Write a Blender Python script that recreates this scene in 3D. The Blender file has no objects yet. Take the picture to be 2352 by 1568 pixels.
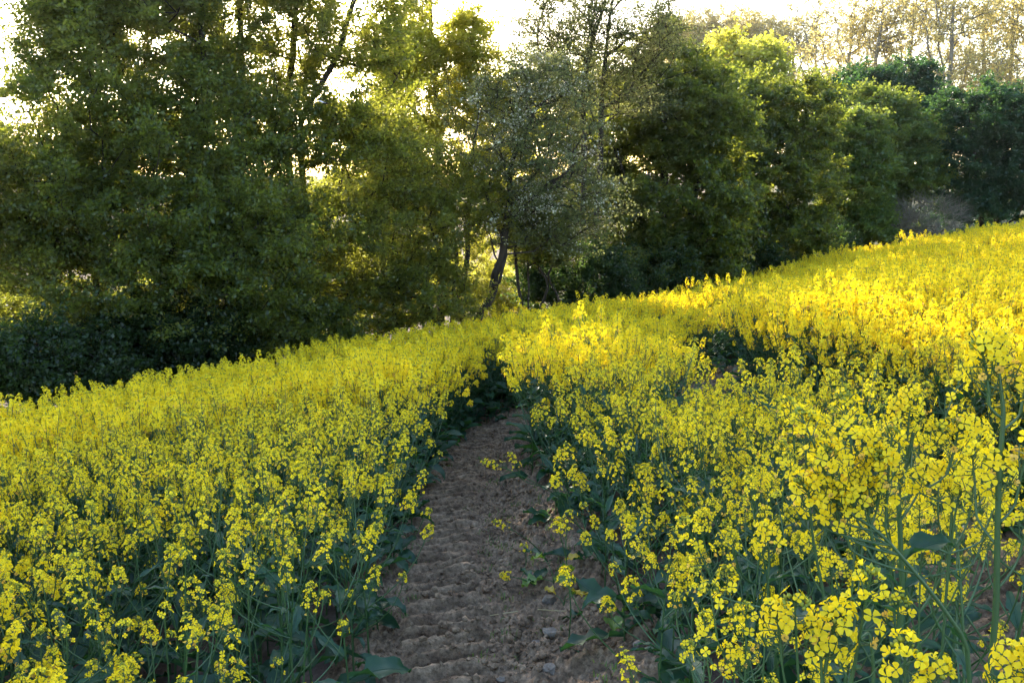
import bpy, math
import numpy as np
from mathutils import Vector, Matrix, Euler

R = math.radians
SC = bpy.context.scene
COL = SC.collection

# ------------------------------------------------------------------ camera, sky, sun, exposure
PITCH, CAM_Z = 9.5, 2.15
cam_data = bpy.data.cameras.new("camera")
cam = bpy.data.objects.new("camera", cam_data)
COL.objects.link(cam)
cam_data.lens, cam_data.sensor_width = 35.0, 36.0
cam_data.clip_start, cam_data.clip_end = 0.05, 3000
cam.location = (0, 0, CAM_Z)
cam.rotation_euler = (R(90 - PITCH), 0, 0)
SC.camera = cam

SUN_AZ, SUN_EL = R(-13.0), R(19.5)          # azimuth from +Y towards +X, elevation
world = bpy.data.worlds.new("World")
SC.world = world
world.use_nodes = True
wn, wl = world.node_tree.nodes, world.node_tree.links
sky = wn.new("ShaderNodeTexSky")
sky.sky_type = 'NISHITA'
sky.sun_disc = False
sky.sun_elevation = SUN_EL
sky.sun_rotation = SUN_AZ
sky.air_density, sky.dust_density, sky.ozone_density = 1.0, 1.4, 1.5
wl.new(sky.outputs[0], wn["Background"].inputs[0])
wn["Background"].inputs[1].default_value = 0.13

sun_data = bpy.data.lights.new("sun", 'SUN')
sun = bpy.data.objects.new("sun", sun_data)
COL.objects.link(sun)
sun_data.energy, sun_data.angle = 3.1, R(0.6)
sun_data.color = (1.0, 0.90, 0.72)
sun_dir = Vector((math.sin(SUN_AZ) * math.cos(SUN_EL), math.cos(SUN_AZ) * math.cos(SUN_EL), math.sin(SUN_EL)))
sun.rotation_euler = sun_dir.to_track_quat('Z', 'Y').to_euler()

SC.view_settings.view_transform = 'Standard'
SC.view_settings.look = 'None'
SC.view_settings.exposure = 2.6
SC.view_settings.gamma = 1.0
SC.view_settings.use_curve_mapping = False
cy = SC.cycles
cy.max_bounces, cy.diffuse_bounces, cy.glossy_bounces, cy.transmission_bounces = 8, 5, 2, 4
cy.transparent_max_bounces = 6
cy.sample_clamp_indirect = 8.0
cy.use_denoising = True
cy.denoising_prefilter = 'NONE'

# ------------------------------------------------------------------ helpers
FPX = 2352 * 35 / 36.0


def at(px, py, Y):
    """World point at depth Y along the view ray of a photo pixel (2352 wide)."""
    u, v, p = (px - 1176) / FPX, (784 - py) / FPX, R(PITCH)
    d = np.array([u, math.cos(p) + v * math.sin(p), -math.sin(p) + v * math.cos(p)])
    return np.array([0, 0, CAM_Z]) + d * (Y / d[1])


def _hash(ix, iy, iz, seed):
    h = (ix.astype(np.int64) * 374761393 + iy.astype(np.int64) * 668265263 + iz.astype(np.int64) * 2147483647 + seed * 974711) & 0xffffffff
    h = ((h ^ (h >> 13)) * 1274126177) & 0xffffffff
    h = (h ^ (h >> 16)) & 0xffffff
    return h / float(0xffffff)


def vnoise(x, y, z=None, seed=0):
    x, y = np.asarray(x, float), np.asarray(y, float)
    z = np.zeros_like(x) if z is None else np.asarray(z, float)
    ix, iy, iz = np.floor(x), np.floor(y), np.floor(z)
    fx, fy, fz = x - ix, y - iy, z - iz
    fx, fy, fz = [f * f * (3 - 2 * f) for f in (fx, fy, fz)]
    r = 0
    for a in (0, 1):
        for b in (0, 1):
            for c in (0, 1):
                w = (fx if a else 1 - fx) * (fy if b else 1 - fy) * (fz if c else 1 - fz)
                r = r + w * _hash(ix + a, iy + b, iz + c, seed)
    return r


def fbm(x, y, octv=4, seed=0, z=None):
    s, amp, tot, f = 0, 1.0, 0, 1.0
    for k in range(octv):
        s = s + amp * vnoise(np.asarray(x) * f, np.asarray(y) * f, None if z is None else np.asarray(z) * f, seed + k * 17)
        tot += amp
        amp *= 0.5
        f *= 2.03
    return s / tot


class MB:
    """Collects polygons (triangles or quads) and builds them as one mesh."""

    def __init__(s):
        s.v, s.n, s.f = [], 0, []

    def add(s, v, f, mat=0, tint=0.5):
        v = np.asarray(v, float).reshape(-1, 3)
        f = np.asarray(f, int)
        if len(f) == 0:
            return
        t = np.broadcast_to(np.asarray(tint, float), (len(f),)).copy()
        m = np.broadcast_to(np.asarray(mat, int), (len(f),)).copy()
        s.f.append((f + s.n, m, t))
        s.v.append(v)
        s.n += len(v)

    def merge(s, o, M, tint_add=0.0):
        M = np.asarray(M)
        off = s.n
        for v in o.v:
            s.v.append(v @ M[:3, :3].T + M[:3, 3])
        for f, m, t in o.f:
            s.f.append((f + off, m, np.clip(t + tint_add, 0, 1)))
        s.n += o.n

    def mesh(s, name, mats, smooth=True):
        me = bpy.data.meshes.new(name)
        v = np.concatenate(s.v) if s.v else np.zeros((0, 3))
        me.vertices.add(len(v))
        me.vertices.foreach_set("co", v.astype(np.float32).ravel())
        loops = np.concatenate([f.ravel() for f, m, t in s.f])
        tot = np.concatenate([np.full(len(f), f.shape[1]) for f, m, t in s.f])
        start = np.concatenate([[0], np.cumsum(tot)[:-1]])
        me.loops.add(len(loops))
        me.loops.foreach_set("vertex_index", loops.astype(np.int32))
        me.polygons.add(len(tot))
        me.polygons.foreach_set("loop_start", start.astype(np.int32))
        me.polygons.foreach_set("material_index", np.concatenate([m for f, m, t in s.f]).astype(np.int32))
        me.polygons.foreach_set("use_smooth", np.full(len(tot), smooth))
        a = me.attributes.new("tint", 'FLOAT', 'FACE')
        a.data.foreach_set("value", np.concatenate([t for f, m, t in s.f]).astype(np.float32))
        for m in mats:
            me.materials.append(m)
        me.update(calc_edges=True)
        return me

    def obj(s, name, mats, parent=None, smooth=True):
        return link(name, s.mesh(name, mats, smooth), parent)


def link(name, data, parent=None):
    o = bpy.data.objects.new(name, data)
    COL.objects.link(o)
    if parent:
        o.parent = parent
    return o


def tag(o, label=None, cat=None, group=None, kind=None):
    if label: o["label"] = label
    if cat: o["category"] = cat
    if group: o["group"] = group
    if kind: o["kind"] = kind
    return o


def thing(name, label, cat, loc, group=None, rz=0.0):
    o = bpy.data.objects.new(name, None)
    COL.objects.link(o)
    o.empty_display_size = 0.1
    o.location = loc
    o.rotation_euler = (0, 0, rz)
    return tag(o, label, cat, group)


def unit(v):
    v = np.asarray(v, float)
    return v / (np.linalg.norm(v, axis=-1, keepdims=True) + 1e-12)


def frames(n, spin):
    """Rotation matrices (k,3,3) whose columns are x, y, n."""
    n = unit(n)
    a = np.where(np.abs(n[:, 2:3]) < 0.9, np.array([[0, 0, 1.0]]), np.array([[1.0, 0, 0]]))
    x = unit(np.cross(a, n))
    y = np.cross(n, x)
    c, s_ = np.cos(spin)[:, None], np.sin(spin)[:, None]
    return np.stack([x * c + y * s_, -x * s_ + y * c, n], axis=2)


def inst(mb, tv, tf, Rm, pos, scl, mat=0, tint=0.5):
    """Copies template tv/tf with rotations Rm (k,3,3), positions and scales."""
    k, nv = len(pos), len(tv)
    v = np.einsum('kij,vj->kvi', Rm, tv) * np.asarray(scl, float).reshape(-1, 1, 1) + pos[:, None, :]
    f = (tf[None] + (np.arange(k) * nv)[:, None, None]).reshape(-1, tf.shape[1])
    t = np.repeat(np.broadcast_to(np.asarray(tint, float), (k,)), len(tf))
    mb.add(v.reshape(-1, 3), f, mat, t)


def tube(mb, pts, rad, sides=5, mat=0, tint=0.5, cap=False):
    pts = np.asarray(pts, float)
    k = len(pts)
    rad = np.broadcast_to(np.asarray(rad, float), (k,))
    tan = unit(np.gradient(pts, axis=0))
    ref = np.array([1.0, 0, 0]) if abs(tan[0][0]) < 0.8 else np.array([0, 1.0, 0])
    x = unit(np.cross(tan, ref))
    y = np.cross(tan, x)
    a = np.arange(sides) * 2 * math.pi / sides
    ring = pts[:, None] + rad[:, None, None] * (np.cos(a)[None, :, None] * x[:, None] + np.sin(a)[None, :, None] * y[:, None])
    i, j = np.meshgrid(np.arange(k - 1), np.arange(sides), indexing='ij')
    j2 = (j + 1) % sides
    f = np.stack([i * sides + j, i * sides + j2, (i + 1) * sides + j2, (i + 1) * sides + j], -1).reshape(-1, 4)
    mb.add(ring.reshape(-1, 3), f, mat, tint)


def bez(p0, p1, p2, k):
    t = np.linspace(0, 1, k)[:, None]
    return (1 - t) ** 2 * np.asarray(p0) + 2 * t * (1 - t) * np.asarray(p1) + t * t * np.asarray(p2)


# ------------------------------------------------------------------ materials
def mat_new(name):
    m = bpy.data.materials.new(name)
    m.use_nodes = True
    n, l = m.node_tree.nodes, m.node_tree.links
    n.clear()
    out = n.new("ShaderNodeOutputMaterial")
    return m, n, l, out


def thin_mat(name, c0, c1, tr0, tr1, transl=0.45, gloss=0.05, rough=0.45, noise=0.0, nscale=8.0, nobj=0.25):
    """Leaf or petal: diffuse + translucent + a little gloss; colour runs c0..c1 with the tint."""
    m, n, l, out = mat_new(name)
    at_ = n.new("ShaderNodeAttribute"); at_.attribute_name = "tint"
    oi = n.new("ShaderNodeObjectInfo")
    ma = n.new("ShaderNodeMath"); ma.operation = 'MULTIPLY_ADD'; ma.inputs[1].default_value = nobj
    l.new(oi.outputs["Random"], ma.inputs[0]); l.new(at_.outputs["Fac"], ma.inputs[2])
    sub = n.new("ShaderNodeMath"); sub.operation = 'SUBTRACT'; sub.inputs[1].default_value = nobj * 0.5; sub.use_clamp = True
    l.new(ma.outputs[0], sub.inputs[0])
    fac = sub.outputs[0]
    if noise > 0:
        tc = n.new("ShaderNodeTexCoord")
        nz = n.new("ShaderNodeTexNoise"); nz.inputs["Scale"].default_value = nscale; nz.inputs["Detail"].default_value = 3
        l.new(tc.outputs["Object"], nz.inputs["Vector"])
        m2 = n.new("ShaderNodeMath"); m2.operation = 'MULTIPLY_ADD'; m2.inputs[1].default_value = noise
        l.new(nz.outputs["Fac"], m2.inputs[0]); l.new(fac, m2.inputs[2])
        m3 = n.new("ShaderNodeMath"); m3.operation = 'SUBTRACT'; m3.inputs[1].default_value = noise * 0.5; m3.use_clamp = True
        l.new(m2.outputs[0], m3.inputs[0])
        fac = m3.outputs[0]

    def mix(a, b):
        x = n.new("ShaderNodeMix"); x.data_type = 'RGBA'
        x.inputs[6].default_value = (*a, 1); x.inputs[7].default_value = (*b, 1)
        l.new(fac, x.inputs[0])
        return x.outputs[2]
    d = n.new("ShaderNodeBsdfDiffuse"); l.new(mix(c0, c1), d.inputs[0])
    t = n.new("ShaderNodeBsdfTranslucent"); l.new(mix(tr0, tr1), t.inputs[0])
    mx = n.new("ShaderNodeMixShader"); mx.inputs[0].default_value = transl
    l.new(d.outputs[0], mx.inputs[1]); l.new(t.outputs[0], mx.inputs[2])
    g = n.new("ShaderNodeBsdfGlossy"); g.inputs["Roughness"].default_value = rough
    mg = n.new("ShaderNodeMixShader"); mg.inputs[0].default_value = gloss
    l.new(mx.outputs[0], mg.inputs[1]); l.new(g.outputs[0], mg.inputs[2])
    l.new(mg.outputs[0], out.inputs[0])
    return m


def solid_mat(name, c0, c1, scale=6.0, rough=0.9, bump=0.0, detail=6, spec=0.2, coord="Object", c2=None, stretch=None):
    m, n, l, out = mat_new(name)
    tc = n.new("ShaderNodeTexCoord")
    src = tc.outputs[coord]
    if stretch:
        mp = n.new("ShaderNodeMapping"); mp.inputs["Scale"].default_value = stretch
        l.new(src, mp.inputs[0]); src = mp.outputs[0]
    nz = n.new("ShaderNodeTexNoise"); nz.inputs["Scale"].default_value = scale; nz.inputs["Detail"].default_value = detail
    nz.inputs["Roughness"].default_value = 0.65
    l.new(src, nz.inputs["Vector"])
    cr = n.new("ShaderNodeValToRGB")
    cr.color_ramp.elements[0].position, cr.color_ramp.elements[1].position = 0.36, 0.62
    cr.color_ramp.elements[0].color, cr.color_ramp.elements[1].color = (*c0, 1), (*c1, 1)
    if c2:
        e = cr.color_ramp.elements.new(0.78); e.color = (*c2, 1)
    l.new(nz.outputs["Fac"], cr.inputs[0])
    b = n.new("ShaderNodeBsdfPrincipled")
    b.inputs["Roughness"].default_value = rough
    b.inputs["Specular IOR Level"].default_value = spec
    if name == "track_soil":                       # random dark speckle painted in for the small shadows between clods
        nf = n.new("ShaderNodeTexNoise"); nf.inputs["Scale"].default_value = 38; nf.inputs["Detail"].default_value = 5; nf.inputs["Roughness"].default_value = .75
        l.new(src, nf.inputs["Vector"])
        mr = n.new("ShaderNodeMapRange"); mr.inputs[1].default_value = .36; mr.inputs[2].default_value = .64; mr.inputs[3].default_value = .42; mr.inputs[4].default_value = 1.22
        l.new(nf.outputs["Fac"], mr.inputs[0])
        mm = n.new("ShaderNodeMix"); mm.data_type = 'RGBA'; mm.blend_type = 'MULTIPLY'; mm.inputs[0].default_value = 1
        l.new(cr.outputs[0], mm.inputs[6]); l.new(mr.outputs[0], mm.inputs[7])
        l.new(mm.outputs[2], b.inputs["Base Color"])
    else:
        l.new(cr.outputs[0], b.inputs["Base Color"])
    if bump > 0:
        bp = n.new("ShaderNodeBump"); bp.inputs["Strength"].default_value = bump; bp.inputs["Distance"].default_value = 0.02
        n2 = n.new("ShaderNodeTexNoise"); n2.inputs["Scale"].default_value = scale * 4; n2.inputs["Detail"].default_value = 6
        l.new(src, n2.inputs["Vector"]); l.new(n2.outputs["Fac"], bp.inputs["Height"])
        l.new(bp.outputs[0], b.inputs["Normal"])
    l.new(b.outputs[0], out.inputs[0])
    return m


M = {}
M['petal'] = thin_mat("petal", (0.86, 0.61, 0.010), (0.92, 0.73, 0.026), (0.93, 0.68, 0.008), (0.97, 0.78, 0.018), 0.42, 0.015, 0.6)
M['spent'] = thin_mat("spent_petal", (0.62, 0.33, 0.03), (0.80, 0.52, 0.10), (0.7, 0.4, 0.03), (0.85, 0.6, 0.1), 0.4, 0.02)
M['bud'] = thin_mat("bud_green", (0.20, 0.25, 0.03), (0.48, 0.45, 0.03), (0.2, 0.3, 0.03), (0.4, 0.4, 0.03), 0.2, 0.04)
M['stem'] = thin_mat("stem_green", (0.035, 0.085, 0.028), (0.07, 0.145, 0.04), (0.06, 0.13, 0.03), (0.1, 0.2, 0.04), 0.15, 0.06, 0.4)
M['rleaf'] = thin_mat("rape_leaf", (0.018, 0.055, 0.030), (0.040, 0.105, 0.052), (0.04, 0.13, 0.02), (0.08, 0.22, 0.03), 0.30, 0.035, 0.42, 0.4, 14.0)
M['yleaf'] = thin_mat("weed_leaf", (0.10, 0.20, 0.02), (0.20, 0.30, 0.03), (0.2, 0.35, 0.02), (0.3, 0.4, 0.03), 0.35, 0.06, 0.4, 0.4, 14.0)
M['yellowed'] = thin_mat("yellowed_leaf", (0.45, 0.30, 0.02), (0.60, 0.45, 0.03), (0.5, 0.4, 0.02), (0.6, 0.5, 0.03), 0.35, 0.05, 0.4)
M['bark'] = solid_mat("bark", (0.018, 0.014, 0.011), (0.06, 0.048, 0.036), 9.0, 0.95, 0.7, stretch=(1, 1, 0.25))
M['palebark'] = solid_mat("pale_bark", (0.12, 0.10, 0.075), (0.26, 0.22, 0.16), 7.0, 0.95, 0.4, stretch=(1, 1, 0.3))
M['stone'] = solid_mat("stone", (0.14, 0.112, 0.09), (0.28, 0.235, 0.19), 18.0, 0.85, 0.5)
M['straw'] = solid_mat("straw", (0.38, 0.29, 0.14), (0.52, 0.42, 0.24), 30.0, 0.8)
M['track'] = solid_mat("track_soil", (0.150, 0.100, 0.065), (0.325, 0.228, 0.148), 6.0, 0.95, 0.9, 10, 0.1, "Object", (0.44, 0.33, 0.225))
M['drygrass'] = thin_mat("dry_grass", (0.20, 0.16, 0.10), (0.34, 0.28, 0.18), (0.2, 0.16, 0.1), (0.3, 0.25, 0.15), 0.3, 0.02)
M['grass'] = thin_mat("grass_blade", (0.05, 0.11, 0.02), (0.12, 0.20, 0.04), (0.08, 0.18, 0.02), (0.2, 0.3, 0.04), 0.35, 0.04)
M['blossom'] = thin_mat("blossom", (0.34, 0.32, 0.22), (0.56, 0.53, 0.38), (0.5, 0.5, 0.4), (0.7, 0.7, 0.6), 0.35, 0.02)
M['wing'] = thin_mat("insect_wing", (0.6, 0.6, 0.55), (0.75, 0.75, 0.7), (0.6, 0.6, 0.5), (0.7, 0.7, 0.6), 0.4, 0.05)


def leafm(name, c0, c1, t0, t1, tr=0.45):
    M[name] = thin_mat(name, c0, c1, t0, t1, tr, 0.035, 0.45)


leafm('hornbeam', (0.014, 0.036, 0.010), (0.034, 0.066, 0.017), (0.28, 0.33, 0.025), (0.52, 0.52, 0.05), 0.48)
leafm('coolleaf', (0.008, 0.030, 0.016), (0.020, 0.055, 0.026), (0.05, 0.14, 0.03), (0.12, 0.22, 0.04), 0.4)
leafm('freshleaf', (0.020, 0.055, 0.014), (0.045, 0.090, 0.022), (0.20, 0.28, 0.02), (0.42, 0.46, 0.05), 0.45)
leafm('midleaf', (0.025, 0.05, 0.012), (0.055, 0.085, 0.02), (0.38, 0.41, 0.035), (0.62, 0.60, 0.07), 0.55)
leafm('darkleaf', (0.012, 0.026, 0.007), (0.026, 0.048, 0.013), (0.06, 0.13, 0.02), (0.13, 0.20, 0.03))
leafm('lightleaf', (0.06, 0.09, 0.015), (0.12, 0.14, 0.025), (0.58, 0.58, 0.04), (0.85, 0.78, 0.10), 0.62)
leafm('greyleaf', (0.030, 0.056, 0.014), (0.068, 0.096, 0.026), (0.26, 0.28, 0.08), (0.40, 0.40, 0.13))
leafm('goldleaf', (0.28, 0.225, 0.065), (0.43, 0.35, 0.115), (0.60, 0.48, 0.12), (0.80, 0.66, 0.22), 0.45)
leafm('brownleaf', (0.09, 0.065, 0.045), (0.15, 0.11, 0.08), (0.1, 0.07, 0.04), (0.15, 0.12, 0.08), 0.2)
leafm('blueleaf', (0.06, 0.11, 0.07), (0.11, 0.17, 0.10), (0.1, 0.17, 0.06), (0.16, 0.24, 0.09))

# ------------------------------------------------------------------ terrain
CP = np.array([
    (0, 0, .15), (-.1, 4, 0), (-.25, 6, -.12), (-.05, 8, -.30), (.3, 10, -.56), (2.1, 4.2, .25), (2.0, 8.3, -.02), (2.3, 11, -.28), (-1, 2.4, -.06), (.7, 1.6, .33),
    (-5, 9.5, -1.14), (-4, 11.5, -1.22), (-2.3, 14, -1.29), (0, 17, -1.32), (2.85, 20, -1.36), (7.4, 25, -1.1), (14.3, 28, -.34),
    (6, 12, -.12), (3.6, 7, .06), (9, 18, -.3), (-3, 5, -.52), (-8, 14, -1.95), (-5, 20, -2.5), (0, 24, -2.1), (5, 28, -2.0),
    (12, 34, -1.2), (25, 40, .3), (20, 25, .6), (-20, 10, -3.0), (-20, 30, -3.2), (3, -6, .3), (12, 4, 1.2), (-8, -4, -1.2)], float)


def _tps(r):
    return np.where(r > 1e-9, r * r * np.log(r + 1e-12), 0)


_n = len(CP)
_A = np.zeros((_n + 3, _n + 3))
_A[:_n, :_n] = _tps(np.linalg.norm(CP[:, None, :2] - CP[None, :, :2], axis=2)) + np.eye(_n) * 0.4
_A[:_n, _n:] = np.c_[np.ones(_n), CP[:, :2]]
_A[_n:, :_n] = _A[:_n, _n:].T
_W = np.linalg.solve(_A, np.r_[CP[:, 2], 0, 0, 0])


def sstep(a, b, x):
    t = np.clip((np.asarray(x, float) - a) / (b - a), 0, 1)
    return t * t * (3 - 2 * t)


def gz(x, y):
    x, y = np.atleast_1d(np.asarray(x, float)), np.atleast_1d(np.asarray(y, float))
    sh = x.shape
    x, y = x.ravel(), y.ravel()
    r = np.hypot(x, y)
    k = np.minimum(1, 45 / np.maximum(r, 1e-6))
    xc, yc = x * k, y * k
    z = np.zeros(len(x))
    for i in range(0, len(x), 20000):
        s = slice(i, i + 20000)
        d = np.hypot(xc[s, None] - CP[None, :, 0], yc[s, None] - CP[None, :, 1])
        z[s] = _tps(d) @ _W[:_n] + _W[_n] + _W[_n + 1] * xc[s] + _W[_n + 2] * yc[s]
    z = np.clip(z, -4, 2.5)
    far = -3.0 + 4.2 * sstep(28, 130, r) + 1.6 * sstep(0, 60, x)
    w = sstep(32, 46, r)
    return (z * (1 - w) + far * w).reshape(sh)


def g1(x, y):
    return float(gz(x, y)[0])


EDGE = np.array([(-40, -6), (-14, 5.5), (-9, 7.6), (-5, 9.5), (-4, 11.5), (-2.3, 14), (0, 17), (2.85, 20), (7.4, 25), (14.3, 28), (24, 31), (60, 40)], float)


def yedge(x):
    return np.interp(x, EDGE[:, 0], EDGE[:, 1])


T1 = np.array([(0, 0), (2, -.02), (4, -.05), (4.8, -.1), (5.9, -.22), (8, -.28), (9.5, -.2), (10.4, -.06), (11.2, .2), (11.9, .65), (12.6, 1.25), (14, 2.6), (17, 6)], float)   # y, x
T2 = np.array([(0, 1.75), (2, 1.9), (4.1, 2.05), (5.5, 2.15), (6.6, 2.02), (7.6, 1.86), (8.8, 1.80), (10, 1.95), (11.2, 2.3), (12.5, 2.8), (14, 3.6), (17, 5.8)], float)


def _smooth(T, y):
    w = 0
    for o in (-.5, -.25, 0, .25, .5):
        w = w + np.interp(np.asarray(y) + o, T[:, 0], T[:, 1])
    return w / 5


def tdist(T, x, y):
    """Signed sideways distance from a wheel track."""
    c = _smooth(T, y)
    sl = (_smooth(T, np.asarray(y) + .1) - _smooth(T, np.asarray(y) - .1)) / .2
    return (x - c) / np.sqrt(1 + sl * sl)


def axis_(lo, hi, step, far):
    a = list(np.arange(lo, hi + 1e-6, step))
    d = step
    while a[-1] < far:
        d *= 1.16
        a.append(a[-1] + d)
    d = step
    while a[0] > -far:
        d *= 1.16
        a.insert(0, a[0] - d)
    return np.array(a)


def build_ground():
    xs, ys = axis_(-16, 22, 0.25, 500), axis_(-2, 34, 0.25, 500)
    X, Y = np.meshgrid(xs, ys, indexing='ij')
    Z = gz(X, Y)
    dip = np.maximum(1 - sstep(.75, 1.1, np.abs(tdist(T1, X, Y))), 1 - sstep(.6, .95, np.abs(tdist(T2, X, Y)))) * ((Y > .5) & (Y < 15))
    r = np.hypot(X, Y)
    plough = sstep(4, 9, Y - yedge(X)) * (1 - sstep(3, 9, X))
    Z = Z - 0.09 * dip + (fbm(X * 1.3, Y * 1.3, 3, 5) - .5) * 0.10 * (1 - dip) + plough * (fbm(X * .9, Y * .9, 3, 8) - .5) * .35
    nx, ny = len(xs), len(ys)
    i, j = np.meshgrid(np.arange(nx - 1), np.arange(ny - 1), indexing='ij')
    f = np.stack([i * ny + j, (i + 1) * ny + j, (i + 1) * ny + j + 1, i * ny + j + 1], -1).reshape(-1, 4)
    mb = MB()
    cx, cy_ = (xs[:-1] + xs[1:]) / 2, (ys[:-1] + ys[1:]) / 2
    CX, CY = np.meshgrid(cx, cy_, indexing='ij')
    zone = sstep(-.5, 1.2, CY - yedge(CX)) * .5 + sstep(3, 6, CY - yedge(CX)) * .5 * (1 - sstep(3, 9, CX - np.maximum(CY - 40, 0) * .3))
    mb.add(np.stack([X, Y, Z], -1), f, 0, zone.ravel())
    m, n, l, out = mat_new("field_ground")
    a = n.new("ShaderNodeAttribute"); a.attribute_name = "tint"
    tc = n.new("ShaderNodeTexCoord")

    def ramp(scale, c0, c1, p0=.35, p1=.65):
        nz = n.new("ShaderNodeTexNoise"); nz.inputs["Scale"].default_value = scale; nz.inputs["Detail"].default_value = 8
        nz.inputs["Roughness"].default_value = .7
        l.new(tc.outputs["Object"], nz.inputs["Vector"])
        c = n.new("ShaderNodeValToRGB")
        c.color_ramp.elements[0].position, c.color_ramp.elements[1].position = p0, p1
        c.color_ramp.elements[0].color, c.color_ramp.elements[1].color = (*c0, 1), (*c1, 1)
        l.new(nz.outputs["Fac"], c.inputs[0])
        return c.outputs[0], nz.outputs["Fac"]
    soil, h = ramp(6, (.09, .064, .052), (.20, .145, .115))
    verge, _ = ramp(2.5, (.055, .06, .025), (.16, .14, .07))
    pl, _ = ramp(1.2, (.085, .056, .044), (.17, .115, .09))

    def mix(f_, p, q):
        x = n.new("ShaderNodeMix"); x.data_type = 'RGBA'
        l.new(f_, x.inputs[0]); l.new(p, x.inputs[6]); l.new(q, x.inputs[7])
        return x.outputs[2]

    def mr(lo, hi):
        x = n.new("ShaderNodeMapRange"); x.inputs[1].default_value = lo; x.inputs[2].default_value = hi
        l.new(a.outputs["Fac"], x.inputs[0]); return x.outputs[0]
    c = mix(mr(.5, 1), mix(mr(0, .5), soil, verge), pl)
    b = n.new("ShaderNodeBsdfPrincipled"); b.inputs["Roughness"].default_value = .95; b.inputs["Specular IOR Level"].default_value = .1
    l.new(c, b.inputs["Base Color"])
    bp = n.new("ShaderNodeBump"); bp.inputs["Strength"].default_value = .8; bp.inputs["Distance"].default_value = .06
    l.new(h, bp.inputs["Height"]); l.new(bp.outputs[0], b.inputs["Normal"])
    l.new(b.outputs[0], out.inputs[0])
    tag(mb.obj("ground", [m]), kind="structure")


def track_z(T, x, y, rib_side, seed):
    """Height of the bare soil in a wheel track: trough, tread ribs, clods, crumbs."""
    s = tdist(T, x, y)
    warp = (fbm(x * 3, y * 3, 2, seed + 3) - .5)
    tr = -0.045 * (1 - sstep(.18, .55, np.abs(s + .02)))
    ribs = sstep(-.50, -.40, s) * (1 - sstep(-.10, .05, s)) if rib_side < 0 else 1 - sstep(.25, .4, np.abs(s))
    ph = (y - .22 * s + warp * .10) / .160
    calm = 1 - .65 * ribs
    prof = np.abs(((ph % 1) - .5) * 2) ** 1.2
    rib = ribs * (0.060 * sstep(.38, .75, prof) * (.30 + 1.1 * fbm(x * 4, y * 4, 2, seed + 9)))
    big = np.maximum(fbm(x * 7, y * 7, 3, seed) - .52, 0) * .16 * (.4 + sstep(.0, .35, s))
    a = x * .83 + y * .56; b_ = y * .83 - x * .56
    med = (.5 - np.abs(fbm(a * 17, b_ * 17, 3, seed + 1) - .5) * 2.2) * .026 * (.2 + 1.5 * fbm(x * 3.1, y * 3.1, 2, seed + 21))
    fine = np.maximum(fbm(b_ * 47, a * 47, 2, seed + 2) - .5, 0) * .10 - .02
    edge = 0.02 * sstep(.4, .6, np.abs(s)) - .10 * sstep(.62, .8, np.abs(s))
    return gz(x, y) + .03 + tr + rib + (big + med + fine) * calm + edge


def build_track(name, T, y0, y1, rib_side, seed, half=.8, step=.0115):
    ys = np.arange(y0, y1, step)
    ss = np.arange(-half, half + 1e-6, step)
    Y0, S = np.meshgrid(ys, ss, indexing='ij')
    c = _smooth(T, Y0)
    sl = (_smooth(T, Y0 + .1) - _smooth(T, Y0 - .1)) / .2
    nn = 1 / np.sqrt(1 + sl * sl)
    X, Y = c + S * nn, Y0 - S * sl * nn
    Z = track_z(T, X, Y, rib_side, seed)
    ny, ns = len(ys), len(ss)
    i, j = np.meshgrid(np.arange(ny - 1), np.arange(ns - 1), indexing='ij')
    f = np.stack([i * ns + j, i * ns + j + 1, (i + 1) * ns + j + 1, (i + 1) * ns + j], -1).reshape(-1, 4)
    mb = MB()
    mb.add(np.stack([X, Y, Z], -1), f)
    tag(mb.obj(name, [M['track']], smooth=True), kind="structure")


build_ground()


def build_clods():
    import bmesh
    rng = np.random.default_rng(6)
    bm = bmesh.new(); bmesh.ops.create_icosphere(bm, subdivisions=1, radius=1)
    tv = np.array([q.co for q in bm.verts]); tf = np.array([[q.index for q in fc.verts] for fc in bm.faces]); bm.free()
    mb = MB()
    for T_, n, side, sd in ((T1, 17000, -1, 11), (T2, 5000, 1, 41)):
        Y = 3.2 + 8.5 * rng.uniform(0, 1, n) ** 1.5
        S = rng.normal(0, .33, n)
        S = np.where(rng.uniform(size=n) < .5, S, np.abs(S))
        X = _smooth(T_, Y) + S
        ok = fbm(X * 2.3, Y * 2.3, 2, 91) + rng.normal(0, .10, n) > .45
        X, Y = X[ok], Y[ok]
        k = len(X)
        sz = .004 + .024 * rng.uniform(0, 1, k) ** 5
        Z = track_z(T_, X, Y, side, sd) + sz * .25
        for v in range(4):
            m_ = np.arange(k) % 4 == v
            q = tv * rng.uniform(.55, 1.3, (len(tv), 1)) * [1, .85, .65]
            inst(mb, q, tf, frames(rng.normal(0, .4, (m_.sum(), 3)) + [0, 0, 1], rng.uniform(0, 6.28, m_.sum())), np.c_[X, Y, Z][m_], sz[m_])
    tag(mb.obj("soil_clods", [M['track']], smooth=False), kind="stuff")


build_track("dirt_track", T1, 2.9, 13.5, -1, 11)
build_track("side_dirt_track", T2, 2.2, 14.0, 1, 41, .7, .016)
build_clods()


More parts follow.
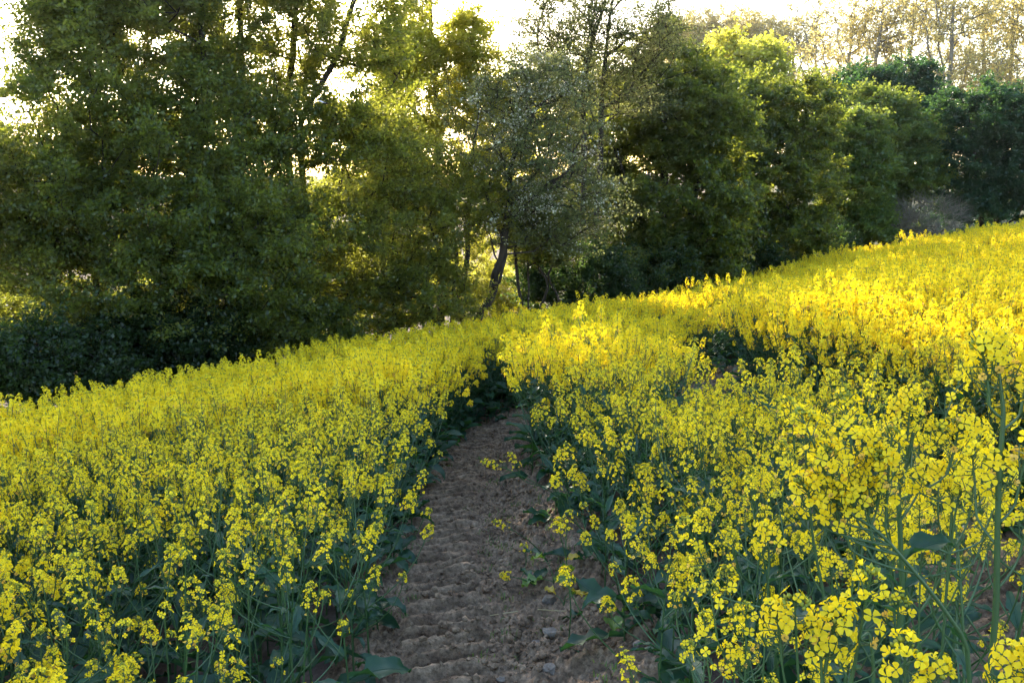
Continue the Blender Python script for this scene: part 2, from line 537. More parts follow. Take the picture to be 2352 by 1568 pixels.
# ------------------------------------------------------------------ stones, straw, weeds on the track
def stone(px, py, w, label, seed, squash=.6):
    rng = np.random.default_rng(seed)
    p = at(px, py, 4.0)
    for _ in range(12):                     # walk the ray down to the soil
        d = p - np.array([0, 0, CAM_Z])
        zt = float(track_z(T1, np.array([p[0]]), np.array([p[1]]), -1, 11)[0])
        p = np.array([0, 0, CAM_Z]) + d * ((zt - CAM_Z) / d[2])
    import bmesh
    bm = bmesh.new()
    bmesh.ops.create_icosphere(bm, subdivisions=3, radius=1)
    v = np.array([q.co for q in bm.verts])
    f = np.array([[q.index for q in fc.verts] for fc in bm.faces])
    bm.free()
    for _ in range(9):                      # flat broken faces
        n_ = unit(rng.normal(size=3)); d_ = rng.uniform(.55, .85)
        k = np.maximum(v @ n_ - d_, 0)
        v = v - k[:, None] * n_
    v = v * (1 + .12 * (vnoise(v[:, 0] * 3 + seed, v[:, 1] * 3, v[:, 2] * 3) - .5))[:, None]
    v = v * np.array([w, w * rng.uniform(.65, .9), w * squash]) * .5
    mb = MB(); mb.add(v, f)
    o = mb.obj("stone", [M['stone']], smooth=False)
    o.location = (p[0], p[1], p[2] + w * squash * .22)
    o.rotation_euler = (rng.uniform(-.2, .2), rng.uniform(-.2, .2), rng.uniform(0, 6))
    tag(o, label, "stone", "stones on the bare wheel track")


stone(1262, 1388, .085, "upright wedge-shaped grey stone by the yellowed leaves at the edge of the track", 1, .9)
stone(1260, 1455, .10, "largest grey stone lying on the right half of the bare track", 2, .55)
stone(1237, 1478, .08, "flat grey stone half buried just below the largest stone on the track", 3, .35)
stone(1262, 1542, .08, "blocky square-edged grey stone near the bottom of the bare track", 4, .6)
stone(1468, 1490, .07, "pale pointed stone under the rapeseed leaves right of the track", 5, .8)
stone(1150, 1562, .05, "small pinkish stone in the middle of the tread marks", 6, .6)
stone(1385, 1560, .08, "flat slanting pale stone at the bottom right of the bare track", 7, .4)


def soil_point(px, py, T=T1, side=-1, seed=11):
    p = at(px, py, 4.0)
    for _ in range(12):
        d = p - np.array([0, 0, CAM_Z])
        zt = float(track_z(T, np.array([p[0]]), np.array([p[1]]), side, seed)[0])
        p = np.array([0, 0, CAM_Z]) + d * ((zt - CAM_Z) / d[2])
    return p


def straw(pa, pb, label):
    a, b = soil_point(*pa), soil_point(*pb)
    mid = (a + b) / 2 + np.array([0, 0, .012])
    pts = bez(a + [0, 0, .012], mid, b + [0, 0, .012], 8)
    mb = MB(); tube(mb, pts - a, .0028, 5)
    o = mb.obj("straw_stalk", [M['straw']]); o.location = a
    tag(o, label, "straw", "dry straw stalks on the bare track")


straw((1125, 1418), (1190, 1408), "long pale straw stalk lying across the middle of the bare track")
straw((1150, 1426), (1184, 1421), "short broken straw piece just below the long straw stalk")
straw((1235, 1404), (1300, 1408), "straw stalk lying beside the upright wedge-shaped stone")


def blades(mb, c, n, h, spread, rng, mat=0, wid=.004, lean=.5):
    """Grass blades: bent two-segment strips around centres c (k,3)."""
    k = len(c) * n
    base = np.repeat(c, n, 0) + np.c_[rng.normal(0, spread, (k, 2)), np.zeros(k)]
    hh = h * rng.uniform(.5, 1.2, k)
    a = rng.uniform(0, 2 * math.pi, k)
    d = np.c_[np.cos(a), np.sin(a), np.zeros(k)]
    s = np.c_[-np.sin(a), np.cos(a), np.zeros(k)] * wid
    ln = lean * rng.uniform(.2, 1.3, k)
    p1 = base + d * (hh * ln * .35)[:, None] + np.c_[np.zeros((k, 2)), hh * .6]
    p2 = base + d * (hh * ln)[:, None] + np.c_[np.zeros((k, 2)), hh * (1 - .25 * ln)]
    v = np.stack([base - s, base + s, p1 + s * .8, p1 - s * .8, p2], 1).reshape(-1, 3)
    o = np.arange(k)[:, None] * 5
    t = rng.uniform(0, 1, k)
    n0 = mb.n
    mb.add(v, o + np.array([[0, 1, 2, 3]]), mat, t)
    mb.f.append((o + np.array([[3, 2, 4]]) + n0, np.full(k, mat), t))


def build_weeds():
    rng = np.random.default_rng(5)
    mb = MB()
    c = []
    while len(c) < 130:
        y = rng.uniform(3.6, 9.0); s = rng.choice([rng.normal(.12, .12), rng.normal(-.46, .07), rng.normal(.45, .06)])
        x = float(_smooth(T1, y)) + s
        if fbm(np.array([x * 2.2]), np.array([y * 2.2]), 2, 77)[0] < .47: continue
        c.append((x, y, float(track_z(T1, np.array([x]), np.array([y]), -1, 11)[0]) - .005))
    blades(mb, np.array(c), 12, .035, .03, rng, 0, .0025, .9)
    tag(mb.obj("grass", [M['grass']]), kind="stuff")


build_weeds()

# ------------------------------------------------------------------ trees
LEAF_V = np.array([[0, 0, 0], [.32, .45, .06], [0, 1, -.05], [-.32, .45, .06]], float)
LEAF_F = np.array([[0, 1, 2, 3]])


def lobe(px, py, rx, ry, Y, ry_depth=None):
    """Ellipsoid of crown: photo position and size at a real depth -> world centre and radii in metres."""
    c = at(px, py, Y)
    k = Y / FPX
    return (c, np.array([rx * k, (ry_depth if ry_depth else (rx + ry) * .5 * k), ry * k]))


def sample_lobes(lobes, n, rng, hollow=.45, gap=.0, gscale=.8, seed=0):
    vol = np.array([np.prod(r) ** .8 for c, r in lobes])
    out = []
    tries = 0
    while len(out) < n and tries < n * 40:
        tries += 1
        c, r = lobes[rng.choice(len(lobes), p=vol / vol.sum())]
        d = unit(rng.normal(size=3))
        q = rng.uniform(0, 1) ** (1 / 3.0)
        q = hollow + (1 - hollow) * q if rng.uniform() < .75 else q
        p = c + d * r * q * rng.uniform(.9, 1.08)
        if gap > 0 and fbm(np.array([p[0] * gscale]), np.array([p[1] * gscale]), 2, seed, np.array([p[2] * gscale * 1.8]))[0] < gap:
            continue
        out.append(p)
    return np.array(out)


LEAF_K = 4.0


def grow_tree(name, label, cat, base, trunks, lobes, n_tips, leaf, n_leaf, lsize, spray=.42, flat=.22, bark='bark',
              group=None, seed=0, hollow=.45, gap=.0, tilt=.7, r_tip=.0045, r_pow=2.6, blossom=0, droop=.0, twigs=5, gscale=.8, up=.6, trunk_r=None, fuzz=.12, rise=.12, thin_twigs=True):
    rng = np.random.default_rng(seed)
    base = np.array([base[0], base[1], g1(base[0], base[1]) - .05])
    root = thing(name, label, cat, base, group)
    tips = sample_lobes(lobes, n_tips, rng, hollow, gap, gscale, seed)
    zmin = gz(tips[:, 0], tips[:, 1]) + .12
    tips = tips[tips[:, 2] > zmin]
    nodes, par, chains = [], [], []
    for tr in trunks:                      # each trunk: world polyline
        tr = np.asarray(tr, float)
        seg = [tr[0]]
        for a, b in zip(tr[:-1], tr[1:]):
            k = max(2, int(np.linalg.norm(b - a) / .16))
            for t in np.linspace(0, 1, k + 1)[1:]:
                seg.append(a + (b - a) * t)
        seg = np.array(seg)
        if len(seg) > 6:                   # soften corners, add crookedness
            for _ in range(1):
                seg[1:-1] = (seg[:-2] + seg[1:-1] * 2 + seg[2:]) / 4
            w = np.linspace(0, 1, len(seg))[:, None]
            seg = seg + np.c_[vnoise(w[:, 0] * 6, w[:, 0] * 0 + seed) - .5, vnoise(w[:, 0] * 6, w[:, 0] * 0 + seed + 9) - .5, w[:, 0] * 0] * .28 * np.minimum(1, w * 4)
        start = len(nodes)
        pidx = -1
        if start > 0:
            d = np.linalg.norm(np.array(nodes) - seg[0], axis=1)
            if d.min() < .5: pidx = int(d.argmin())
        ch = []
        for k, p in enumerate(seg):
            nodes.append(p); par.append(pidx if k == 0 else len(nodes) - 2); ch.append(len(nodes) - 1)
        chains.append((([pidx] if pidx >= 0 else []) + ch, True))
    nd = np.array(nodes)
    order = np.argsort([np.linalg.norm(nd - t, axis=1).min() for t in tips])
    cap = len(nodes) + len(tips) * 14
    P = np.zeros((cap, 3)); P[:len(nodes)] = nd
    dep = np.zeros(cap)
    for i in range(len(nodes)):
        dep[i] = 0 if par[i] < 0 else dep[par[i]] + np.linalg.norm(P[i] - P[par[i]])
    cnt = len(nodes)
    tipn = []
    for ti in order:
        t = tips[ti]
        dv = t - P[:cnt]
        d = np.linalg.norm(dv, axis=1)
        cost = d * 1.0 + .22 * dep[:cnt] + np.maximum(0, -dv[:, 2]) * up
        i = int(cost.argmin())
        k = int(np.clip(d[i] / .28, 1, 12))
        a = P[i]
        mid = (a + t) / 2 + np.array([0, 0, .10 * d[i] * (1 if dv[i, 2] < d[i] * .5 else -.3)]) + rng.normal(0, .07, 3) * d[i]
        pts = bez(a, mid, t, k + 1)[1:]
        ch = [i]
        for p in pts:
            P[cnt] = p; par.append(ch[-1]); dep[cnt] = dep[ch[-1]] + np.linalg.norm(p - P[ch[-1]]); ch.append(cnt); cnt += 1
        chains.append((ch, False)); tipn.append(cnt - 1)
    par = np.array(par)
    acc = np.zeros(cnt)
    acc[tipn] = r_tip ** r_pow
    acc = np.maximum(acc, 1e-9)
    for i in range(cnt - 1, -1, -1):
        if par[i] >= 0: acc[par[i]] += acc[i]
    rad = np.maximum(acc ** (1 / r_pow), r_tip * .7)
    if trunk_r:
        s = trunk_r / rad[0]
        rad = rad * (1 + (s - 1) * np.clip((rad / rad[0]) ** .6, 0, 1))
    mb = MB()
    for ch, is_trunk in chains:
        r_ = rad[ch].copy()
        if len(ch) > 1 and not is_trunk: r_[0] = min(r_[0], r_[1] * 1.25)
        if is_trunk and len(ch) > 6: r_[:2] *= np.array([1.35, 1.12])
        tube(mb, P[ch] - base, r_, 8 if r_[0] > .05 else (5 if r_[0] > .015 else 3))
    tp = P[tipn]
    tn = unit(tp - P[par[tipn]])
    # sprays: several leafy twigs fan out from each branch end, leaves close along them
    n = len(tp)
    lv = MB()
    cen = P[0] * 1.0
    outw = tp - cen
    outw[:, 2] = 0
    outw = unit(outw)
    ends = []
    for k in range(twigs):
        d = unit(outw * .45 + tn * .55 + rng.normal(0, .55, (n, 3)) * np.array([1, 1, .6]) + [0, 0, rise - droop])
        e = tp + d * (spray * rng.uniform(.55, 1.5, n))[:, None]
        ends.append(e)
        if thin_twigs:
            for i in range(n):
                tube(mb, np.array([tp[i], (tp[i] + e[i]) / 2 + [0, 0, .03], e[i]]) - base, [r_tip * .7, r_tip * .5, r_tip * .2], 3)
    ends = np.stack(ends, 1)                              # n, twigs, 3
    per = max(1, int(n_leaf * LEAF_K / n))
    tot = n * per
    ti = np.repeat(np.arange(n), per)
    kk = rng.integers(0, twigs, tot)
    f = rng.uniform(-.25, 1.04, tot)[:, None]
    pos = tp[ti] * (1 - f) + ends[ti, kk] * f + np.where(f > 0, f * (1 - f) * .12, 0) * [0, 0, 1]
    pos = pos + rng.normal(0, 1, (tot, 3)) * np.array([1, 1, .6]) * (fuzz * spray)
    nrm = unit(rng.normal(0, tilt, (tot, 3)) + np.array([0, 0, 1.0]))
    Rm = frames(nrm, rng.uniform(0, 2 * math.pi, tot))
    tintc = rng.uniform(.15, .85, n)
    tint = np.clip(tintc[ti] + rng.normal(0, .16, tot), 0, 1)
    nb = int(tot * blossom)
    sz = lsize * .80 * rng.uniform(.45, 1.55, tot)
    inst(lv, LEAF_V, LEAF_F, Rm[nb:], pos[nb:] - base, sz[nb:], 0, tint[nb:])
    mb.obj("trunk", [M[bark]], root)
    lv.obj("crown", [M[leaf]], root)
    if nb:
        bl = MB()
        # blossoms gather in whole sprays: take the sprays with the highest tint first
        o = np.argsort(-tintc[ti] + rng.normal(0, .05, tot))[:nb]
        bv = np.array([[0, -.5, 0], [.5, 0, .12], [0, .5, 0], [-.5, 0, .12]])
        inst(bl, bv, LEAF_F, Rm[o], pos[o] - base, sz[o] * .7, 0, tint[o])
        bl.obj("blossom", [M['blossom']], root)
    return root


def T(px, py, Y):
    return at(px, py, Y)


def gpt(px, Y):
    x = (px - 1176) / FPX * Y
    return np.array([x, Y, g1(x, Y)])


HEDGE = "trees in the hedgerow behind the field"
# --- the big dark trees on the left
grow_tree("hornbeam_tree", "big dark many-stemmed tree filling the left of the hedgerow", "tree", gpt(330, 14.2)[:2],
          [[gpt(330, 14.2), T(330, 700, 14.3), T(300, 450, 14.5), T(260, 150, 14.6), T(240, -120, 14.6)],
           [gpt(345, 14.2), T(400, 650, 14.2), T(440, 380, 14.4), T(470, 100, 14.5), T(480, -150, 14.5)],
           [gpt(315, 14.3), T(240, 700, 14.0), T(150, 480, 13.8), T(90, 300, 13.6)],
           [gpt(350, 14.3), T(450, 720, 13.8), T(560, 560, 13.5), T(640, 470, 13.5)]],
          [lobe(330, 80, 225, 300, 14.6, 1.8), lobe(330, 400, 370, 270, 14.2, 2.0), lobe(350, 650, 350, 200, 13.9, 1.8),
           lobe(90, 450, 220, 200, 14.0, 1.4), lobe(340, -220, 240, 220, 14.8, 1.7), lobe(560, 560, 170, 230, 13.6, 1.3), lobe(150, 110, 80, 130, 14.3, .9), lobe(240, -30, 140, 120, 14.6, 1.3), lobe(110, 270, 100, 80, 14.2, .9)],
          1500, 'hornbeam', 150000, .057, .45, .30, seed=11, hollow=.1, gap=.31, trunk_r=.11, group=HEDGE)
grow_tree("hornbeam_tree", "tall open-branched tree with sky glaring through its top, right of the big dark one", "tree", gpt(790, 15.6)[:2],
          [[gpt(700, 15.6), T(640, 620, 15.6), T(600, 420, 15.6), T(560, 200, 15.6), T(540, -100, 15.6)],
           [gpt(705, 15.7), T(680, 480, 15.5), T(700, 290, 15.4), T(775, 130, 15.4), T(830, -80, 15.4)],
           [gpt(710, 15.8), T(740, 520, 15.9), T(860, 260, 16.0), T(960, 90, 16)],
           [gpt(715, 15.7), T(660, 430, 15.8), T(670, 180, 15.8), T(680, -90, 15.8)]],
          [lobe(600, 60, 170, 170, 15.6, 1.3), lobe(770, 60, 140, 170, 15.5, 1.2), lobe(600, 330, 190, 160, 15.4, 1.3), lobe(760, 350, 160, 140, 15.4, 1.1),
           lobe(690, 520, 200, 140, 15.2, 1.3), lobe(690, -190, 270, 190, 15.6, 1.7), lobe(780, -330, 200, 150, 15.6, 1.5), lobe(850, 210, 100, 90, 15.8, .8), lobe(900, 60, 50, 100, 16, .6), lobe(800, 270, 110, 140, 15.6, .9)],  # unseen lobes above the frame, thickened to shade the right foreground
          1050, 'midleaf', 66000, .057, .42, .26, seed=23, hollow=.1, gap=.36, trunk_r=.10, group=HEDGE)
grow_tree("hornbeam_tree", "low spreading tree with layered sprays over the field edge, left of the crooked trunk", "tree", gpt(1010, 16.9)[:2],
          [[gpt(1085, 17.4), T(1020, 600, 17.2), T(960, 480, 17), T(930, 330, 17), T(920, 180, 17.2)],
           [gpt(1075, 17.3), T(960, 620, 16.6), T(830, 520, 16.4), T(740, 450, 16.3)],
           [gpt(1090, 17.4), T(1040, 560, 17.4), T(1050, 400, 17.4), T(1060, 250, 17.4)]],
          [lobe(860, 570, 210, 160, 16.5, 1.3), lobe(950, 430, 150, 110, 17, 1.0), lobe(800, 690, 190, 100, 16.2, 1.1), lobe(960, 680, 150, 90, 16.5, 1.0),
           lobe(880, 300, 60, 70, 17, .6), lobe(1080, 470, 100, 90, 17.2, .8)],
          560, 'midleaf', 34000, .056, .42, .26, seed=31, hollow=.1, gap=.42, trunk_r=.10, group=HEDGE)
grow_tree("birch_tree", "yellow-green backlit tree under the brightest gap of sky", "tree", gpt(1010, 22)[:2],
          [[gpt(1010, 22), T(1010, 500, 22), T(1000, 250, 22), T(985, 80, 21.5), T(985, -80, 21)],
           [gpt(1020, 22), T(1080, 450, 22), T(1090, 200, 22), T(1085, 60, 22)]],
          [lobe(985, 210, 110, 150, 22, 1.1), lobe(1090, 170, 75, 125, 22, .9), lobe(1000, 400, 150, 140, 22, 1.0), lobe(920, 170, 60, 90, 22, .7), lobe(1130, 300, 80, 120, 22, .9), lobe(900, 330, 80, 110, 22, .8), lobe(1060, 100, 80, 70, 21.5, .9), lobe(960, 130, 60, 60, 21, .7), lobe(985, -105, 120, 85, 21, 1.1), lobe(958, 15, 48, 75, 21, .8)],  # lobe above the frame is added to keep sun off the strip between tracks
          820, 'lightleaf', 46000, .068, .42, .35, seed=47, hollow=.2, gap=.33, trunk_r=.10, group=HEDGE)
# --- blossom tree with the crooked trunk
grow_tree("blossom_tree", "grey-green tree flecked with white blossom above a crooked dark trunk", "tree", gpt(1075, 17.2)[:2],
          [[gpt(1075, 17.2), T(1096, 736, 17.2), T(1127, 668, 17.2), T(1125, 634, 17.2), T(1150, 596, 17.2), T(1156, 520, 17.2), T(1180, 400, 17.3), T(1230, 260, 17.4)],
           [T(1127, 660, 17.2), T(1155, 652, 17.1), T(1156, 610, 17.1), T(1152, 560, 17.1), T(1120, 470, 17.1), T(1090, 330, 17.2)],
           [T(1150, 610, 17.2), T(1130, 560, 17.0), T(1090, 500, 16.8), T(1020, 470, 16.6)],
           [T(1165, 520, 17.2), T(1240, 430, 17.0), T(1330, 380, 16.8), T(1380, 350, 16.7)]],
          [lobe(1240, 330, 150, 160, 17.2, 1.2), lobe(1290, 440, 130, 120, 16.9, 1.1), lobe(1130, 300, 120, 130, 17.3, 1.1), lobe(1200, 200, 100, 70, 17.5, .9),
           lobe(1360, 470, 60, 80, 16.7, .6), lobe(1200, 520, 130, 80, 17.0, .9), lobe(1270, 180, 70, 60, 17.4, .7)],
          480, 'greyleaf', 10000, .052, .40, .6, seed=53, hollow=.1, gap=.38, fuzz=.10, trunk_r=.07, blossom=.17, tilt=1.0, group=HEDGE)
for k, (px, Y, top, lab) in enumerate([(1185, 18.2, 1180, "straight twin-stemmed thin tree just right of the crooked trunk"),
                                       (1245, 18.6, 1230, "thin forked dark tree at the field edge, right of the twin-stemmed one"),]):
    grow_tree("young_tree", lab, "tree", gpt(px, Y)[:2],
              [[gpt(px, Y), T(px + 3, 660, Y), T(top, 560, Y), T(top + 10, 450, Y)], [gpt(px + 8, Y), T(px + 30, 650, Y), T(px + 20, 590, Y), T(px - 25, 540, Y)]],
              [lobe(top, 500, 80, 70, Y, .7), lobe(top + 50, 560, 60, 50, Y, .6)], 70, 'greyleaf' if k else 'hornbeam', 6000, .055, .36, .35, seed=60 + k,
              bark='bark', trunk_r=.035, group=HEDGE)
grow_tree("ash_tree", "pale green airy tree standing behind the two bare dark stems", "tree", gpt(1330, 29)[:2],
          [[gpt(1330, 29), T(1330, 480, 29), T(1320, 280, 29), T(1310, 150, 29)], [gpt(1335, 29), T(1240, 430, 29), T(1220, 240, 29)], [gpt(1340, 29), T(1400, 420, 29), T(1430, 260, 29)]],
          [lobe(1310, 230, 120, 110, 29, 1.6), lobe(1230, 330, 100, 140, 29, 1.6), lobe(1400, 340, 100, 140, 29, 1.6), lobe(1310, 470, 150, 120, 29, 1.8)],
          560, 'midleaf', 30000, .085, .48, .4, seed=67, hollow=.15, gap=.33, trunk_r=.11, group=HEDGE)
# --- alder
grow_tree("alder_tree", "tall thinly leaved tree with two dark bare stems against the sky", "tree", gpt(1345, 21)[:2],
          [[gpt(1345, 21), T(1345, 480, 21), T(1338, 230, 21), T(1356, 115, 21), T(1395, 0, 21), T(1400, -170, 21)],
           [gpt(1360, 21), T(1375, 480, 21), T(1382, 250, 21), T(1395, 110, 21), T(1405, 20, 21), T(1440, -140, 21)],
           [T(1338, 240, 21), T(1290, 160, 21), T(1240, 120, 21)],
           [T(1382, 250, 21), T(1470, 200, 21), T(1600, 160, 21)],
           [T(1390, 130, 21), T(1460, 80, 21), T(1560, 55, 21)]],
          [lobe(1300, 40, 110, 130, 21, 1.2), lobe(1440, 30, 120, 130, 21, 1.2), lobe(1500, 100, 110, 70, 21, 1.0), lobe(1400, -120, 150, 100, 21, 1.3),
           lobe(1240, 110, 80, 100, 21, .9), lobe(1360, 150, 110, 110, 21, 1.1), lobe(1430, 230, 110, 60, 21, 1.0)],
          1000, 'greyleaf', 15000, .052, .40, .5, seed=71, hollow=.1, gap=.28, trunk_r=.08, r_tip=.005, tilt=.9, group=HEDGE)
# --- round hornbeam and its neighbours
grow_tree("hornbeam_tree", "large round-topped tree right of the two bare dark stems", "tree", gpt(1530, 23.5)[:2],
          [[gpt(1530, 23.5), T(1530, 500, 23.5), T(1520, 300, 23.5), T(1515, 130, 23.5)],
           [gpt(1540, 23.5), T(1590, 480, 23.3), T(1630, 300, 23.2), T(1640, 190, 23.2)],
           [gpt(1520, 23.5), T(1450, 480, 23.3), T(1410, 330, 23.2)]],
          [lobe(1525, 160, 90, 85, 23.6, 1.2), lobe(1560, 260, 125, 130, 23.5, 1.7), lobe(1470, 330, 110, 140, 23.2, 1.5), lobe(1540, 480, 180, 140, 22.8, 1.8),
           lobe(1640, 330, 80, 150, 23.4, 1.4), lobe(1480, 590, 130, 80, 22.4, 1.2), lobe(1610, 590, 110, 80, 22.8, 1.2)],
          800, 'hornbeam', 56000, .092, .42, .28, seed=83, fuzz=.11, hollow=.2, gap=.33, trunk_r=.16, group=HEDGE)
grow_tree("field_maple_tree", "dark leafy tree with sunlit yellow-green fringe, right of the round-topped tree", "tree", gpt(1780, 26.5)[:2],
          [[gpt(1780, 26.5), T(1770, 480, 26.5), T(1750, 320, 26.5), T(1740, 210, 26.5)],
           [gpt(1790, 26.5), T(1830, 450, 26.3), T(1850, 320, 26.2), T(1850, 230, 26.2)]],
          [lobe(1740, 270, 75, 90, 26.5, 1.3), lobe(1840, 290, 70, 100, 26.4, 1.2), lobe(1780, 420, 130, 110, 26.2, 1.7), lobe(1770, 540, 130, 80, 25.8, 1.5),
           lobe(1700, 420, 70, 140, 26.2, 1.2), lobe(1690, 220, 40, 50, 26.6, .7)],
          600, 'hornbeam', 42000, .095, .42, .35, seed=97, fuzz=.11, hollow=.2, gap=.36, trunk_r=.15, group=HEDGE)
grow_tree("lime_tree", "bright yellow-green round crown lit by the sun in front of the golden poplars", "tree", gpt(1710, 40)[:2],
          [[gpt(1710, 40), T(1710, 350, 40), T(1705, 180, 40), T(1705, 120, 40)]],
          [lobe(1690, 150, 62, 58, 40, 1.8), lobe(1745, 160, 45, 50, 40, 1.5), lobe(1700, 220, 85, 60, 40, 2.0)],
          320, 'lightleaf', 16000, .15, .55, .5, seed=101, fuzz=.12, hollow=.55, gap=.25, trunk_r=.16, group=HEDGE)
grow_tree("field_maple_tree", "small tree with jagged bright lit top, left of the mid-green bushy tree", "tree", gpt(1935, 29.5)[:2],
          [[gpt(1930, 29.5), T(1930, 480, 29.5), T(1920, 340, 29.5), T(1905, 280, 29.5)], [gpt(1940, 29.5), T(1965, 400, 29.5), T(1985, 280, 29.5)]],
          [lobe(1925, 310, 55, 50, 29.5, 1.1), lobe(1985, 330, 40, 60, 29.5, .9), lobe(1950, 430, 90, 90, 29.3, 1.4), lobe(1940, 540, 100, 60, 29, 1.3), lobe(1890, 340, 30, 55, 29.4, .6)],
          400, 'freshleaf', 26000, .105, .44, .4, seed=113, fuzz=.11, hollow=.3, gap=.38, trunk_r=.11, group=HEDGE)
grow_tree("field_maple_tree", "mid-green bushy tree stepping down towards the brown bare shrub", "tree", gpt(2040, 32)[:2],
          [[gpt(2040, 32), T(2040, 420, 32), T(2030, 280, 32), T(2025, 220, 32)], [gpt(2045, 32), T(2075, 400, 32), T(2095, 300, 32)]],
          [lobe(2025, 250, 60, 45, 32, 1.3), lobe(2050, 320, 80, 60, 31.8, 1.4), lobe(2070, 400, 75, 70, 31.5, 1.4), lobe(1990, 430, 70, 80, 31.6, 1.3), lobe(2010, 500, 80, 50, 31.3, 1.2)],
          440, 'freshleaf', 28000, .110, .46, .4, seed=127, fuzz=.11, hollow=.35, gap=.38, trunk_r=.12, group=HEDGE)
grow_tree("oak_tree", "dark tree with a pointed top standing below the poplars, behind the mid-green bushy one", "tree", gpt(2060, 39)[:2],
          [[gpt(2060, 39), T(2060, 320, 39), T(2080, 180, 39)], [gpt(2050, 39), T(1960, 300, 39), T(1930, 220, 39)]],
          [lobe(2085, 190, 38, 38, 39, 1.2), lobe(2095, 240, 55, 45, 39, 1.4), lobe(1990, 205, 65, 32, 39, 1.5), lobe(1920, 220, 60, 32, 39, 1.3), lobe(2060, 310, 90, 60, 38.5, 1.6), lobe(2130, 300, 50, 80, 38.6, 1.3), lobe(1960, 290, 80, 60, 39, 1.5)],
          440, 'coolleaf', 28000, .14, .55, .5, seed=131, fuzz=.11, hollow=.4, gap=.34, trunk_r=.16, group=HEDGE)
grow_tree("hawthorn_tree", "very dark broad tree standing furthest right at the field's upper edge", "tree", gpt(2270, 31.5)[:2],
          [[gpt(2260, 31.5), T(2250, 400, 31.5), T(2230, 260, 31.5)], [gpt(2280, 31.5), T(2310, 380, 31.5), T(2330, 260, 31.5)]],
          [lobe(2240, 270, 90, 75, 31.5, 1.6), lobe(2320, 300, 80, 90, 31.5, 1.6), lobe(2230, 400, 95, 90, 31.2, 1.7), lobe(2330, 430, 100, 80, 31.0, 1.7), lobe(2250, 490, 90, 50, 30.8, 1.4), lobe(2420, 340, 90, 110, 31, 1.5)],
          520, 'coolleaf', 38000, .10, .44, .5, seed=139, fuzz=.11, hollow=.3, gap=.32, trunk_r=.13, group=HEDGE)
grow_tree("bare_shrub", "rounded brownish leafless shrub at the upper edge of the field", "shrub", gpt(2120, 29.5)[:2],
          [[gpt(2120, 29.5), T(2115, 540, 29.5)], [gpt(2125, 29.5), T(2150, 520, 29.5)], [gpt(2115, 29.5), T(2080, 530, 29.5)]],
          [lobe(2130, 500, 80, 45, 29.3, .9), lobe(2080, 520, 55, 40, 29.2, .8)],
          300, 'brownleaf', 4000, .02, .40, .8, bark='palebark', seed=149, hollow=.4, r_tip=.005, trunk_r=.03, twigs=6)
# --- undergrowth along the edge
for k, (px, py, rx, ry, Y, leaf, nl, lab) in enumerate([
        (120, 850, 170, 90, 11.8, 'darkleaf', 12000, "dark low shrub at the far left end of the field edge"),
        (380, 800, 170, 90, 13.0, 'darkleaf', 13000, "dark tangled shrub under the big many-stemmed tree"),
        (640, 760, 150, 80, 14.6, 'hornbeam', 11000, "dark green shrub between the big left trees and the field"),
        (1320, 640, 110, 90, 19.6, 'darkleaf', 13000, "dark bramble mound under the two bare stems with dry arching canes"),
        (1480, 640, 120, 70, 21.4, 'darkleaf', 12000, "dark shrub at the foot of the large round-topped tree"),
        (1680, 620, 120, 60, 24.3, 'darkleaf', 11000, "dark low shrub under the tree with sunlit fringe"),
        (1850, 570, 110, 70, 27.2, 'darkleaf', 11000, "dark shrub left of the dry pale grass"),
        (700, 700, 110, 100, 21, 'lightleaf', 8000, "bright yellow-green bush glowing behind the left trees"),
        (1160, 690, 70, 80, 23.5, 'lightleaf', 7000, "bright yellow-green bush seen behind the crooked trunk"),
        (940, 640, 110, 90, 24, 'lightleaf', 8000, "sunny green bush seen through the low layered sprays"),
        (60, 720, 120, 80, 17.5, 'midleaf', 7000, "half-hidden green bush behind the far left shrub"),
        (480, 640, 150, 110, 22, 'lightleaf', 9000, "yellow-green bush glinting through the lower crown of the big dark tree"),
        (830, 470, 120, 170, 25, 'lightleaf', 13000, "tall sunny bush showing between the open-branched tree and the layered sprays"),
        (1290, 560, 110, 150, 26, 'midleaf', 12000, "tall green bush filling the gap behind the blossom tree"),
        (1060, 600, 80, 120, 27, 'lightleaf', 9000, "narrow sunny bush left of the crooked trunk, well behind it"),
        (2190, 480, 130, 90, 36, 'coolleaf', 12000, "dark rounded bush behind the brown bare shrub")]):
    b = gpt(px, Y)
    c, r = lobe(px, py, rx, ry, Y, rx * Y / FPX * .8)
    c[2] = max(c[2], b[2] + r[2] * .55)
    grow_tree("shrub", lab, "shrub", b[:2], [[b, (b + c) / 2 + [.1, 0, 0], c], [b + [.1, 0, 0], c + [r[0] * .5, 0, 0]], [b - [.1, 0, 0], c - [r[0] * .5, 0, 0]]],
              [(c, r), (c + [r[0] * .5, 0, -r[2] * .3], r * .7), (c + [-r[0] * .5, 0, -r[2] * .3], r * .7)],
              130, leaf, nl, .058, .34, .5, seed=200 + k, hollow=.5, trunk_r=.035, r_tip=.003, group="shrubs along the field edge")


